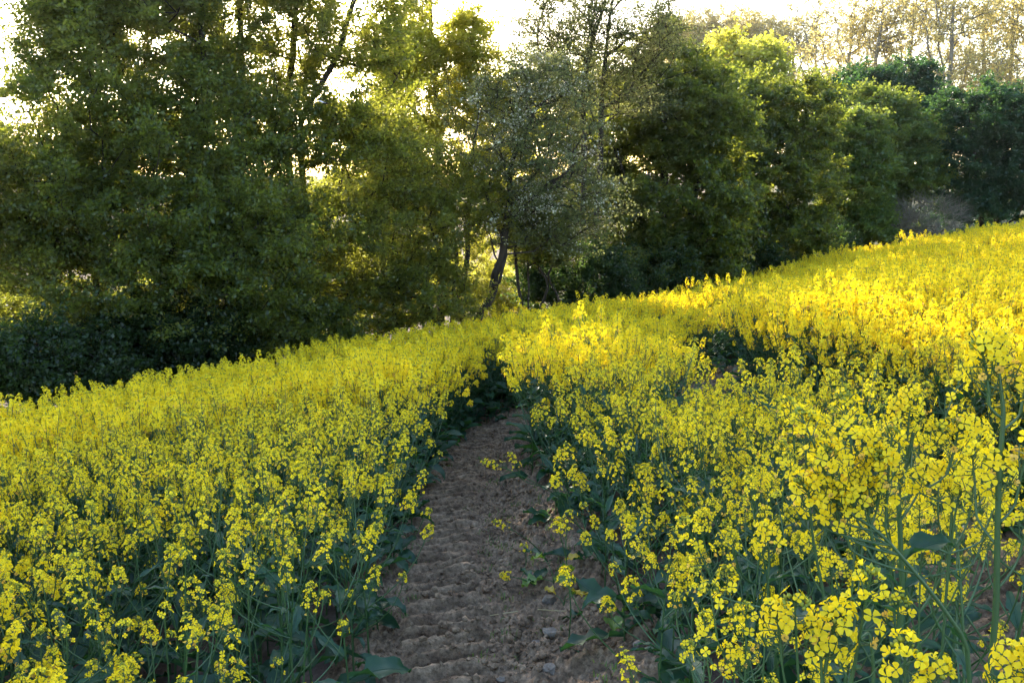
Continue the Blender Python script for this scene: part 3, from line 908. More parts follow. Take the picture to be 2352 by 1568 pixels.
# --- poplars far behind: two grown, the rest copied
def poplar(seed, H, label, x, y, n_tips, dense, leaf='goldleaf', wide=.15):
    b = np.array([x, y, g1(x, y)])
    rng = np.random.default_rng(seed)
    tr = [[b, b + [.2, 0, H * .4], b + [.0, 0, H * .7], b + [.2, 0, H * .98]]]
    for k in range(5):
        a = rng.uniform(0, 6.28); z0 = H * rng.uniform(.22, .55); L = H * rng.uniform(.25, .4)
        q = b + [0.1, 0, z0]
        tr.append([q, q + [math.cos(a) * L * .32, math.sin(a) * L * .32, L * .55], q + [math.cos(a) * L * .5, math.sin(a) * L * .5, L]])
    lob = [(b + [0, 0, H * .62], np.array([H * wide, H * wide, H * .30])), (b + [0, 0, H * .84], np.array([H * wide * .75, H * wide * .75, H * .17])),
           (b + [H * .05, 0, H * .45], np.array([H * wide * 1.05, H * wide, H * .18]))]
    return grow_tree("poplar_tree", label, "tree", b[:2], tr, lob, n_tips, leaf, dense, .15, .9, .9, bark='palebark', seed=seed, hollow=.2,
                     gap=.33, tilt=1.2, r_tip=.013, trunk_r=.20, up=2.0, gscale=.35, group="golden poplars beyond the hedgerow", droop=-.3)


def copy_tree(o, loc, rz, sc, label):
    c = o.copy(); COL.objects.link(c)
    c.location = loc; c.rotation_euler = (0, 0, rz); c.scale = (sc, sc, sc); c["label"] = label
    for ch in o.children:
        d = ch.copy(); COL.objects.link(d); d.parent = c
    return c


POP = []
spots = [(1545, 92, 30, 0), (1590, 95, 22, 0), (1640, 93, 12, 0), (1690, 96, 18, 0), (1740, 92, 25, 0), (1800, 88, 0, 1), (1850, 84, -15, 1),
         (1925, 66, -30, 2), (1990, 62, -80, 1), (2060, 64, -60, 2), (2150, 56, -130, 1), (2225, 66, -30, 2), (2285, 62, -90, 1), (2360, 57, -120, 2), (2440, 58, -60, 1)]
wordsL = ["dense golden poplar at the left end of the far row", "dense golden poplar second from the left end of the far row",
          "dense golden poplar above and left of the bright round crown", "dense golden poplar just behind the bright round crown",
          "golden poplar just right of the bright round crown", "thin poplar over the gap right of the bright round crown",
          "lower thin golden poplar left of the tall open group", "tall open poplar above the small jagged bright top",
          "tall open poplar leaning right above the dark trees", "tall open poplar directly above the pointed dark top",
          "tallest bare-stemmed poplar right of the pointed dark top", "open poplar above the left half of the very dark broad tree",
          "full golden poplar above the middle of the very dark broad tree", "golden poplar at the far right of the row, cut by the frame",
          "golden poplar beyond the right end of the visible row"]
protos = {}
for (px, Y, top, kind), lab in zip(spots, wordsL):
    b = gpt(px, Y)
    H = at(px, top, Y)[2] - b[2]
    if (kind, 0) not in protos:
        protos[(kind, 0)] = (poplar(301 + kind, H, lab, b[0], b[1], 520 if kind == 0 else (330 if kind == 1 else 360), 17000 if kind == 0 else 4300, wide=(.17, .18, .22)[kind]), H)
        continue
    src, H0 = protos[(kind, 0)]
    rr = np.random.default_rng(int(px))
    copy_tree(src, (b[0], b[1], b[2] - .05), rr.uniform(0, 6.28), H / H0, lab)
# --- far left trees across the ploughed field
for k, (px, Y, top, lab) in enumerate([(-40, 105, 250, "distant bluish tree beyond the ploughed field at the left frame edge"), (70, 110, 335, "distant pale green tree seen past the left edge of the big dark tree"),
                                       (190, 115, 345, "distant tree across the ploughed field hidden behind the big dark crown")]):
    b = gpt(px, Y); H = at(px, top, Y)[2] - b[2]
    grow_tree("broadleaf_tree", lab, "tree", b[:2], [[b, b + [0, 0, H * .5], b + [0, 0, H * .8]]],
              [(b + [0, 0, H * .6], np.array([H * .4, H * .4, H * .4])), (b + [H * .25, 0, H * .45], np.array([H * .3, H * .3, H * .35]))],
              160, 'blueleaf', 9000, .22, 1.0, .7, seed=400 + k, hollow=.6, trunk_r=.25, r_tip=.012, group="distant trees beyond the ploughed field")


def build_dry_grass():
    rng = np.random.default_rng(9)
    c = []
    for _ in range(500):
        px = rng.uniform(1960, 2230); Y = rng.uniform(26.8, 29.5)
        p = gpt(px, Y)
        if Y > yedge(p[0]) + .3: c.append(p)
    mb = MB()
    blades(mb, np.array(c), 16, .75, .12, rng, 0, .006, .5)
    tag(mb.obj("dry_grass", [M['drygrass']]), kind="stuff")
    mb = MB()
    c = []
    for _ in range(2600):
        x = rng.uniform(-9, 14)
        y = float(yedge(x)) + rng.uniform(.3, 4.5)
        c.append((x, y, g1(x, y)))
    blades(mb, np.array(c), 9, .42, .14, rng, 0, .006, .7)
    tag(mb.obj("verge_grass", [M['grass']]), kind="stuff")


build_dry_grass()

# ------------------------------------------------------------------ rapeseed
PET_HI_V, PET_HI_F = [], []
for k, (r_, w, z) in enumerate([(.10, .07, .0), (.42, .27, .15), (.78, .46, .20), (1.02, .27, .12)]):
    PET_HI_V += [(-w, r_, z + .05 * (k > 0)), (0, r_ * 1.02, z - .03), (w, r_, z + .05 * (k > 0))]
for k in range(3):
    for j in range(2):
        PET_HI_F.append((k * 3 + j, k * 3 + j + 1, (k + 1) * 3 + j + 1, (k + 1) * 3 + j))
PET_MID_V = [(-.06, .08, 0), (.06, .08, 0), (.50, .66, .16), (-.50, .66, .16), (.28, 1.0, .08), (-.28, 1.0, .08)]
PET_MID_F = [(0, 1, 2, 3), (3, 2, 4, 5)]
PET_LO_V = [(0, .05, 0), (.47, .66, .12), (0, 1.05, .08), (-.47, .66, .12)]
PET_LO_F = [(0, 1, 2, 3)]


def flower_template(pv, pf, up=0.0):
    pv, pf = np.array(pv, float), np.array(pf)
    pv = np.c_[pv[:, 0], pv[:, 1] * math.cos(up), pv[:, 2] + pv[:, 1] * math.sin(up)]
    V, F_ = [], []
    for k in range(4):
        a = k * math.pi / 2 + .78
        c, s = math.cos(a), math.sin(a)
        V.append((pv * [1, 1, 1 if k % 2 else .6]) @ np.array([[c, -s, 0], [s, c, 0], [0, 0, 1]]).T)
        F_.append(pf + k * len(pv))
    return np.concatenate(V), np.concatenate(F_)


FLW = {d: [flower_template(v_, f_, u_) for u_ in (.0, .35, .8)] for d, v_, f_ in (('hi', PET_HI_V, PET_HI_F), ('mid', PET_MID_V, PET_MID_F), ('lo', PET_LO_V, PET_LO_F))}
# bud: small six-sided spindle
_a = np.arange(4) * math.pi / 2
BUD_V = np.concatenate([[[0, 0, 0]], np.c_[np.cos(_a) * .3, np.sin(_a) * .3, np.full(4, .5)], [[0, 0, 1]]])
BUD_F = np.array([[0, 1 + (k + 1) % 4, 1 + k] for k in range(4)] + [[5, 1 + k, 1 + (k + 1) % 4] for k in range(4)])
HEAD_MATS = None


def head_mb(det, style, seed, split_buds=False):
    """One flowering raceme: axis, buds on top, open flowers in a dome, pods below. Origin at its base, +Z along the axis.
    style 0 dense ball, 1 loose long raceme, 2 few flowers, mostly buds."""
    rng = np.random.default_rng(seed)
    mb, bd = MB(), MB()
    L = {0: .085, 1: .15, 2: .09}[style] * rng.uniform(.9, 1.15)
    nf = int({0: 20, 1: 17, 2: 8}[style] * (1.3 if det == 'lo' else 1)) + rng.integers(-3, 4)
    span = {0: .036, 1: .095, 2: .03}[style]
    bend = rng.normal(0, .012, 2)
    ax = np.array([[bend[0] * t * t, bend[1] * t * t, L * t] for t in np.linspace(0, 1, 5)])
    tube(mb, ax, np.linspace(.0026, .0012, 5), 4 if det == 'hi' else 3, 1, .5)
    axp = lambda z: np.c_[bend[0] * (z / L) ** 2, bend[1] * (z / L) ** 2, z]
    # open flowers
    k = np.arange(nf)
    ang = k * 2.39996 + rng.normal(0, .25, nf)
    z = L * .96 - span * ((k + .5) / nf) ** 1.0
    ped = .013 + .014 * (k / nf) + rng.normal(0, .002, nf)
    upw = .75 - 1.0 * (k / nf) + rng.normal(0, .18, nf)
    d = unit(np.c_[np.cos(ang), np.sin(ang), upw])
    p0 = axp(z)
    p1 = p0 + d * ped[:, None] + np.c_[np.zeros((nf, 2)), np.where(k < nf * .5, .010, .003)]
    fn = unit(d + np.c_[np.zeros((nf, 2)), np.full(nf, .35)] + rng.normal(0, .28, (nf, 3)))
    spent = (k > nf * .8) & (rng.uniform(size=nf) < .45)
    size = (.0098 if det == 'hi' else .0092) * rng.uniform(.85, 1.12, nf) * np.where(k < nf * .2, .8, 1) * np.where(spent, .75, 1)
    size = size * (1.0 if det != 'lo' else 1.36)
    tint = rng.uniform(.2, 1, nf)
    Rm = frames(fn, rng.uniform(0, 6.28, nf))
    op = np.where(spent, 2, rng.choice([0, 0, 1, 1, 2], nf))
    for q in range(3):
        for sel, mt in ((~spent & (op == q), 0), (spent & (op == q), 2)):
            if sel.any(): inst(mb, *FLW[det][q], Rm[sel], p1[sel], size[sel], mt, tint[sel])
    if det != 'lo':
        for a, b in zip(p0, p1):
            tube(mb, np.array([a, b]), .0009, 3, 1, .6)
        inst(mb, BUD_V * np.array([.9, .9, 1]), BUD_F, frames(fn, k * 1.0), p1, .0048, 1, .9)   # flower centres
    # buds
    nb = {0: 16, 1: 14, 2: 30}[style] if det != 'lo' else {0: 5, 1: 5, 2: 9}[style]
    ab, tb = rng.uniform(0, 6.28, nb), np.sqrt(rng.uniform(0, 1, nb))
    rb = {0: .011, 1: .010, 2: .017}[style]
    top = axp(np.array([L]))[0]
    pb = top + np.c_[np.cos(ab) * tb * rb, np.sin(ab) * tb * rb, .004 - .012 * tb ** 2]
    db = unit(np.c_[np.cos(ab) * tb, np.sin(ab) * tb, np.full(nb, 1.0)])
    inst(bd, BUD_V, BUD_F, frames(db, ab), pb, (.0085 if det != 'lo' else .013) * rng.uniform(.8, 1.2, nb), 3, rng.uniform(.1, .8, nb))
    # young pods
    npod = (9 if style != 2 else 3) if det != 'lo' else 3
    for q in range(npod):
        zz = (L - span) * rng.uniform(.15, 1.0)
        a = rng.uniform(0, 6.28)
        s = axp(np.array([zz]))[0]
        e = s + np.array([math.cos(a) * .022, math.sin(a) * .022, .012])
        e2 = e + np.array([math.cos(a) * .010, math.sin(a) * .010, .020])
        tube(mb, np.array([s, e, e2]), [.0008, .001, .0006], 3, 1, .7)
    if split_buds:
        return mb, bd
    mb.merge(bd, np.eye(4))
    return mb


def leaf_mb(L, W, seed, droop, mat=0, det=True, wavy=.12):
    rng = np.random.default_rng(seed)
    nl, nw = (10, 4) if det else (4, 2)
    t = np.linspace(0, 1, nl + 1)
    wprof = np.clip(np.sin(np.pi * np.clip(t * .93 + .05, 0, 1)) ** .75 * (1 - .25 * t), .02, 1)
    if W / L > .28: wprof = np.where(t < .25, .08 + .25 * t, wprof)       # petiole
    curve_y = L * (np.sin(t * droop) / droop)
    curve_z = L * ((1 - np.cos(t * droop)) / droop) * -1 + t * L * .35
    u = np.linspace(-1, 1, nw + 1)
    V = []
    ph = rng.uniform(0, 6)
    for i in range(nl + 1):
        for q in u:
            wave = wavy * W * math.sin(ph + t[i] * 17 + q * 1.7) * abs(q) ** 1.5
            V.append((q * W * .5 * wprof[i] * (1 + (.22 if det else .1) * math.sin(t[i] * 19 + ph) * (1 - .6 * t[i])), curve_y[i], curve_z[i] + abs(q) * W * .16 + wave))
    i, j = np.meshgrid(np.arange(nl), np.arange(nw), indexing='ij')
    f = np.stack([i * (nw + 1) + j, i * (nw + 1) + j + 1, (i + 1) * (nw + 1) + j + 1, (i + 1) * (nw + 1) + j], -1).reshape(-1, 4)
    mb = MB()
    mb.add(V, f, mat, rng.uniform(.1, .6))
    if det:
        tube(mb, np.c_[np.zeros(nl + 1), curve_y, curve_z + .0006], np.linspace(.0022, .0006, nl + 1), 4, mat, 1.0)
    return mb


HM = [M['petal'], M['stem'], M['spent'], M['bud']]
HEADS = {'hi': [], 'mid': [], 'lo': []}           # (mesh builder, style)
for det, nvar in (('hi', 9), ('mid', 9), ('lo', 8)):
    for k in range(nvar):
        HEADS[det].append(head_mb(det, (0, 1, 0, 1, 2, 0, 1, 2, 0)[k], 900 + k))
HMESH = {d: [h.mesh("flower_head", HM) for h in HEADS[d]] for d in ('hi', 'mid')}
BIG_L = [leaf_mb(.24, .095, 1, .9), leaf_mb(.20, .085, 2, 1.3), leaf_mb(.27, .10, 3, .6), leaf_mb(.18, .07, 4, 1.6)]
TOP_L = [leaf_mb(.13, .034, 5, .9), leaf_mb(.11, .028, 6, 1.5), leaf_mb(.15, .04, 7, .5)]
BIG_LO = [leaf_mb(.26, .11, 8, .9, 0, False), leaf_mb(.22, .09, 9, 1.4, 0, False)]
TOP_LO = [leaf_mb(.14, .04, 10, 1.0, 0, False)]
LMESH = {'big': [m.mesh("leaf", [M['rleaf']]) for m in BIG_L], 'top': [m.mesh("leaf", [M['rleaf']]) for m in TOP_L]}
for m in BIG_LO + TOP_LO:                          # in merged crop plants the leaf material is slot 4
    m.f = [(f, np.full(len(f), 4), t) for f, mm, t in m.f]


def plant_frame(rng, H, spread=1.0, n_branch=None, low=True, band=.42):
    """Skeleton of one plant: stem paths with radii, heads (point, direction, style pick), leaves (point, yaw, pitch, size, kind)."""
    lean = rng.normal(0, .06, 2) * H
    top = np.array([lean[0], lean[1], H - .10])
    mid = np.array([lean[0] * .2 + rng.normal(0, .02), lean[1] * .2 + rng.normal(0, .02), H * .5])
    main = bez((0, 0, 0), mid, top, 9)
    paths = [(main, np.linspace(.0060, .0026, 9) * (H / 1.05))]
    heads = [(top, unit(main[-1] - main[-2]))]
    leaves = []
    nb = n_branch if n_branch is not None else rng.integers(6, 10)
    az = rng.uniform(0, 6.28)
    for k in range(nb):
        t = .32 + .55 * (k + rng.uniform(.1, .9)) / nb
        a = az + k * 2.4 + rng.normal(0, .3)
        i = t * 8
        i0 = min(int(i), 7)
        s = main[i0] + (main[i0 + 1] - main[i0]) * (i - i0)
        zt = H * (1.0 - band * rng.uniform(0, 1) ** 1.4) - .08
        zt = max(zt, s[2] + .12)
        r_ = (.07 + .22 * (1 - t)) * rng.uniform(.7, 1.3) * spread + (zt - s[2]) * .16
        e = np.array([s[0] + math.cos(a) * r_, s[1] + math.sin(a) * r_, zt])
        c = np.array([s[0] + math.cos(a) * r_ * .75, s[1] + math.sin(a) * r_ * .75, s[2] + (zt - s[2]) * .42])
        b = bez(s, c, e, 6)
        paths.append((b, np.linspace(.0032, .0018, 6)))
        heads.append((e, unit(b[-1] - b[-2] + [0, 0, .03])))
        leaves.append((s, a + rng.normal(0, .3), rng.uniform(-.1, .6), rng.uniform(.8, 1.3), 'top'))
    for k in range(rng.integers(5, 8) if low else 2):
        a = az + k * 2.4 + rng.normal(0, .4)
        z = H * rng.uniform(.06, .42)
        i = z / H * 8
        leaves.append((main[min(int(i), 8)], a, rng.uniform(-.25, .55), rng.uniform(.75, 1.35), 'big'))
    return paths, heads, leaves


def rot_to(d, spin):
    return Matrix(frames(np.asarray(d)[None], np.array([spin]))[0].tolist())


def place_plant(root, frame, rng, det, styles=None, scale=1.0, sides=5, pal=None, split=False):
    paths, heads, leaves = frame
    mb = MB()
    for p, r_ in paths: tube(mb, p, r_, sides, 0, .35)
    mb.obj("stem", [M['stem']], root)
    for k, (p, d) in enumerate(heads):
        i = int(rng.integers(0, 9)) if not styles else styles[k]
        sc = rng.uniform(.85, 1.15) * scale
        h = link("flower_head", HMESH[det][i], root)
        Mx = rot_to(d, rng.uniform(0, 6.28)).to_4x4() @ Matrix.Diagonal((sc, sc, sc, 1))
        Mx.translation = Vector(p)
        h.matrix_local = Mx
    for p, yaw, pit, sc, kd in leaves:
        o = link("leaf", LMESH[kd][int(rng.integers(0, len(LMESH[kd])))], root)
        Mx = Matrix.Rotation(yaw - math.pi / 2, 4, 'Z') @ Matrix.Rotation(pit, 4, 'X') @ Matrix.Rotation(rng.normal(0, .25), 4, 'Y') @ Matrix.Diagonal((sc, sc, sc, 1))
        Mx.translation = Vector(p)
        o.matrix_local = Mx
        if pal: o.data = pal[int(rng.integers(0, len(pal)))]


# ---- prominent plants of the right foreground and the track edge, each built from its own look
def hero(label, base, Y, tops, kink=None, styles=None, stem_r=.0042, leaves=5, seed=0, scale=1.06, pal=None, lean_from=None):
    """tops: photo pixels of the raceme tips (x, y[, depth]); the first one ends the main stem."""
    rng = np.random.default_rng(seed)
    bx, by = base
    bz = g1(bx, by)
    if abs(tdist(T2, bx, by)) < .3 or abs(tdist(T1, bx, by)) < .45: bz += .02
    b = np.array([bx, by, bz])
    pts = [at(t[0], t[1], t[2] if len(t) > 2 else Y) - b for t in tops]
    main_top = pts[0] - [0, 0, .09 * scale]
    if kink is not None:
        kp = [at(q[0], q[1], Y) - b for q in kink]
        ctrl = np.array([[0, 0, 0]] + kp + [main_top])
        main = []
        for a, c in zip(ctrl[:-1], ctrl[1:]):
            main += [a + (c - a) * t for t in np.linspace(0, 1, 7)[:-1]]
        main = np.array(main + [ctrl[-1]])
        for _ in range(2): main[1:-1] = (main[:-2] + 2 * main[1:-1] + main[2:]) / 4
    else:
        main = bez((0, 0, 0), main_top * np.array([.35, .35, .55]), main_top, 12)
    paths = [(main, np.linspace(stem_r * 1.0, stem_r * .5, len(main)))]
    heads = [(main[-1], unit(main[-1] - main[-2]))]
    for p in pts[1:]:
        e = p - [0, 0, .060 * scale]
        cand = main[(main[:, 2] < e[2] - .02)]
        s = cand[np.argmin(np.linalg.norm((cand - e) * [1, 1, .8], axis=1) + rng.uniform(0, .09, len(cand)))] if len(cand) else main[1]
        c = np.array([s[0] + (e[0] - s[0]) * .75, s[1] + (e[1] - s[1]) * .75, s[2] + (e[2] - s[2]) * .45])
        q = bez(s, c, e, 7)
        paths.append((q, np.linspace(.0024, .0016, 7)))
        heads.append((e, unit(q[-1] - q[-2] + [0, 0, .02])))
    lv = []
    Hh = main[-1][2]
    for k in range(leaves):
        i = int(rng.uniform(.04, .30) * (len(main) - 1))
        lv.append((main[i], rng.uniform(0, 6.28), rng.uniform(-.3, .5), rng.uniform(.55, .95), 'big' if k % 3 else 'top'))
    root = thing("rapeseed_plant", label, "plant", tuple(b))
    place_plant(root, (paths, heads, lv), rng, 'hi', styles, scale, 7, pal)


hero("tallest rapeseed plant at the right frame edge with thick straight stem and big head", (.71, 1.45), 1.45,
     [(2315, 770), (2280, 830), (2352, 850), (2340, 1060), (2300, 1075), (2350, 1180), (2250, 1090, 1.5)], kink=[(2288, 1450), (2292, 1150), (2305, 950)], styles=[0, 2, 0, 1, 0, 0, 5], stem_r=.0058, seed=1, scale=1.1, leaves=4)
hero("rapeseed plant whose stem has a sharp kink below its flower head", (.68, 1.72), 1.72,
     [(2105, 880), (2070, 960), (2155, 950), (2180, 1010), (2090, 920), (2130, 1010)], kink=[(2075, 1420), (2068, 1230), (2062, 1130), (2085, 1060), (2098, 990)], styles=[0, 0, 1, 2, 0, 8], stem_r=.0055, seed=2)
hero("rapeseed plant with a lone upright stem and bud-tipped head, left of the kinked one", (.70, 2.25), 2.25,
     [(1855, 935), (1885, 985), (1830, 1010), (1900, 1080), (1835, 1120), (1860, 980), (1880, 1040)], kink=[(1900, 1400), (1868, 1250), (1852, 1080)], styles=[2, 0, 1, 1, 3, 0, 0], stem_r=.0045, seed=3)
hero("rapeseed plant leaning left under a broad dense mass of blossom in the right foreground", (.80, 1.62), 1.62,
     [(1945, 1040), (1990, 1020), (2020, 1080), (1930, 1110), (1975, 1115), (2040, 1130), (1900, 1130), (2010, 1160), (1960, 1180), (1925, 1060), (1965, 1070), (2000, 1100), (1950, 1150)],
     kink=[(2240, 1500), (2140, 1360), (2030, 1230)], styles=[0, 0, 2, 1, 0, 3, 0, 8, 5, 0, 6, 0, 2], stem_r=.0048, seed=4)
hero("rapeseed plant carrying one ball-shaped flower head above broad dark leaves", (.56, 1.50), 1.50,
     [(1990, 1320), (2060, 1395)], styles=[0, 4], stem_r=.0036, seed=5, scale=1.15, kink=[(2010, 1560), (1998, 1450)])
hero("short rapeseed plant with three large flower heads close together at the bottom right", (.50, 1.36), 1.36,
     [(1840, 1390), (1800, 1420), (1900, 1445), (1890, 1500), (1955, 1500)], styles=[7, 0, 0, 8, 1], seed=6, scale=1.1, stem_r=.0038)
hero("rapeseed plant with a single small head standing apart above dark leaves, right of the track", (.55, 2.05), 2.05,
     [(1770, 1215), (1650, 1300), (1690, 1360)], styles=[0, 1, 7], seed=7, stem_r=.0034)
hero("low rapeseed plant with loose flowers at the bottom edge, left of the three large heads", (.44, 1.75), 1.75,
     [(1715, 1455), (1690, 1500), (1650, 1395), (1640, 1530)], styles=[1, 0, 7, 1], seed=8, stem_r=.0034)
hero("rapeseed plant cut off by the bottom right corner with round yellow heads", (.60, 1.16), 1.16,
     [(2320, 1500), (2350, 1540)], styles=[0, 2], seed=9, scale=1.05, leaves=2)
hero("rapeseed plant with one yellow head just showing at the bottom edge near the right corner", (.50, 1.20), 1.20,
     [(2135, 1535), (2085, 1560)], styles=[0, 5], seed=10, scale=1.0, leaves=2)
hero("bushy rapeseed plant with many heads right of the kinked stem", (.86, 1.85), 1.85,
     [(2195, 1050), (2240, 1010), (2160, 1110), (2230, 1120), (2120, 1160), (2190, 1180), (2260, 1170), (2110, 1050)], styles=[2, 0, 0, 1, 0, 7, 3, 1], seed=12, stem_r=.0042)
hero("rapeseed plant with spreading lower heads over the second bare track", (.92, 2.05), 2.05,
     [(2120, 1230), (2180, 1215), (2075, 1250), (2240, 1230), (2150, 1290), (2050, 1180)], styles=[0, 1, 2, 0, 1, 0], seed=13, stem_r=.0040)
hero("slim rapeseed plant drooping its small head over the bare track", (.52, 5.9), 5.75,
     [(1180, 1045, 5.7), (1200, 1075, 5.75)], styles=[1, 1], seed=14, scale=1.15, leaves=3)
hero("pale thin-stemmed rapeseed plant on bare soil at the track edge", (.25, 4.15), 4.1,
     [(1288, 1180, 4.05), (1300, 1225, 4.1)], styles=[0, 1], seed=15, leaves=1, stem_r=.0035, kink=[(1312, 1400), (1302, 1290)])
hero("short rapeseed plant with one orange-tinged head low at the right edge of the track", (.12, 5.0), 4.95,
     [(1180, 1285, 4.9), (1208, 1270, 4.95)], styles=[0, 4], seed=16, leaves=3)
hero("rapeseed plant nodding one golden head over the track, just above the short one", (.20, 5.35), 5.3,
     [(1188, 1185, 5.25)], styles=[1], seed=17, leaves=4)

YL = [leaf_mb(.13, .10, 31, .7).mesh("leaf", [M['yleaf']]), leaf_mb(.11, .08, 32, 1.1).mesh("leaf", [M['yleaf']])]
YY = leaf_mb(.09, .06, 33, .8).mesh("leaf", [M['yellowed']])


def weed(label, px, py, n, seed, yellow=1):
    rng = np.random.default_rng(seed)
    p = soil_point(px, py)
    root = thing("broad_leaf_weed", label, "weed", tuple(p), "broad-leaved weeds beside the track")
    mb = MB()
    pl = []
    for k in range(n):
        a = k * 2.4 + rng.normal(0, .3); h = rng.uniform(.03, .13)
        e = np.array([math.cos(a) * .06, math.sin(a) * .06, h])
        tube(mb, bez((0, 0, 0), (0, 0, h * .6), e, 5), [.003, .0028, .0025, .002, .0018], 5, 0, .6)
        pl.append((e, a))
    mb.obj("stem", [M['stem']], root)
    for k, (e, a) in enumerate(pl):
        o = link("leaf", YY if k < yellow else YL[k % 2], root)
        if k < yellow: o["label"] = "yellowed leaf"
        Mx = Matrix.Rotation(a - math.pi / 2, 4, 'Z') @ Matrix.Rotation(rng.uniform(-.5, .5), 4, 'X') @ Matrix.Rotation(rng.normal(0, .3), 4, 'Y')
        Mx.translation = Vector(e)
        o.matrix_local = Mx


weed("bright green broad-leaved weed at the right edge of the bare track", 1272, 1340, 5, 1, 1)
weed("smaller weed with yellowed leaves beside the upright wedge-shaped stone", 1295, 1390, 4, 2, 3)
weed("tiny round-leaved weed alone on the bare soil left of the dark rapeseed leaves", 1405, 1440, 3, 3, 0)

# ---- the crop itself: candidate spots on a jittered grid
rng = np.random.default_rng(2024)
cand = []
sp = .225
for gy in np.arange(1.65, 34, sp):
    for gx in np.arange(-16, 20, sp):
        x, y = gx + rng.uniform(-.45, .45) * sp, gy + rng.uniform(-.45, .45) * sp
        cand.append((x, y))
cand = np.array(cand)
x, y = cand[:, 0], cand[:, 1]
keep = (y < yedge(x) + fbm(x * .8, y * .8, 2, 3) * .8 - .4) & (np.abs(x) < .60 * y + .9)
d1, d2 = tdist(T1, x, y), tdist(T2, x, y)
w1 = np.interp(y, [3, 4, 8, 11, 13, 14.5, 15.5], [.56, .53, .43, .41, .36, .25, -1]) + (fbm(x * 2.5, y * 2.5, 2, 7) - .5) * .22
w2 = np.interp(y, [2, 6, 7.5, 10.5, 13, 15, 16], [.42, .36, .36, .40, .34, .2, -1]) + (fbm(x * 2.5, y * 2.5, 2, 8) - .5) * .16
keep &= (np.abs(d1) > w1) & (np.abs(d2) > w2)
keep &= ~((x > .1) & (y < 2.25) & (x < 1.5))            # the prominent plants stand here
keep &= (fbm(x * 1.7, y * 1.7, 2, 55) > .30) | (rng.uniform(size=len(x)) < .5)
keep &= ~((y < 2.1) & (np.abs(x) < 1.2))
cand = cand[keep]
x, y = cand[:, 0], cand[:, 1]
z = gz(x, y)
d1, d2 = tdist(T1, x, y), tdist(T2, x, y)
px = 1176 + x / y * FPX
dist = np.hypot(x, y)
inview = (px > -120) & (px < 2470)
order = np.argsort(np.where(inview, dist, 1e6))
N_IND = 284
ind, rest = order[:N_IND], order[N_IND:]
Hn = lambda X, Y: 1.03 + .18 * (fbm(X * .9, Y * .9, 2, 21) - .5)


def plant_label(i):
    """Shared labels for plants that nothing tells apart: by the stand they belong to."""
    X, Y = x[i], y[i]
    a, b = d1[i], d2[i]
    if a < 0:
        if a > -.85: return ("rapeseed plant in the front rank lining the left side of the bare track", "rapeseed lining the left side of the track")
        if Y < 3.4: return ("rapeseed plant with separate heads over dark leaves at the lower left of the field", "rapeseed at the lower left")
        return ("rapeseed plant inside the dense yellow stand well left of the bare track", "rapeseed stand left of the track")
    if b < 0:
        if a < .85: return ("rapeseed plant in the front rank lining the right side of the bare track", "rapeseed lining the right side of the track")
        return ("rapeseed plant inside the strip between the two bare tracks", "rapeseed between the two tracks")
    return ("rapeseed plant beyond the second bare track, in the brightest part of the field", "rapeseed beyond the second track")


for i in ind:
    r = np.random.default_rng(5000 + int(i))
    near = dist[i] < 3.6
    edge_ = min(abs(abs(d1[i]) - .5), abs(abs(d2[i]) - .38))
    H = float(Hn(x[i], y[i])) * r.uniform(.88, 1.07)
    if y[i] < 3.3 and x[i] < 0: H *= np.interp(y[i], [2, 3.3], [.84, .98])
    if abs(d1[i]) < .7: H *= r.uniform(.68, .95)
    if 0 < d2[i] < .8: H *= 1.06
    if 1580 < px[i] < 1765 and d2[i] < 0: H = min(H, CAM_Z - y[i] * math.tan(R(PITCH) + (935 - 784) / FPX) - z[i])
    sparse = x[i] < -.3 and y[i] < 3.9
    lab, grp = plant_label(i)
    root = thing("rapeseed_plant", lab, "plant", (x[i], y[i], z[i] - .01), grp, r.uniform(0, 6.28))
    fr = plant_frame(r, H, 1.0, int(r.integers(2, 6)) if sparse else (int(r.integers(6, 9)) if near else int(r.integers(7, 11))))
    place_plant(root, fr, r, 'hi' if near else 'mid', list(r.choice([1, 4, 7, 3, 4, 6, 2], 12)) if sparse else None, sides=6 if near else 4)

# ---- everything farther: one crop object, its plants instanced from eight merged plants
src = bpy.data.collections.new("rapeseed_sources")
VARS = 16
for k in range(VARS):
    r = np.random.default_rng(700 + k)
    paths, heads, leaves = plant_frame(r, 1.05, 1.0, int(r.integers(11, 15)) + (3 if k >= 6 else 0), band=.30 if k < 6 else (.5 if k < 12 else .78))
    mb = MB()
    for p, rad in paths: tube(mb, p[::2] if len(p) > 6 else p, (rad[::2] if len(p) > 6 else rad), 3, 1, .35)
    for p, d in heads:
        h = HEADS['lo'][int(r.integers(0, 8))]
        Mx = np.eye(4); Mx[:3, :3] = frames(np.asarray(d)[None], np.array([r.uniform(0, 6)]))[0] * r.uniform(.95, 1.25); Mx[:3, 3] = p
        mb.merge(h, Mx)
    for p, yaw, pit, sc, kd in leaves:
        l_ = BIG_LO[int(r.integers(0, 2))] if kd == 'big' else TOP_LO[0]
        Mx = np.array(Matrix.Rotation(yaw - math.pi / 2, 4, 'Z') @ Matrix.Rotation(pit, 4, 'X') @ Matrix.Diagonal((sc, sc, sc, 1)))
        Mx[:3, 3] = p
        mb.merge(l_, Mx)
    o = bpy.data.objects.new("crop_plant_%02d" % k, mb.mesh("crop_plant", HM + [M['rleaf']]))
    src.objects.link(o)

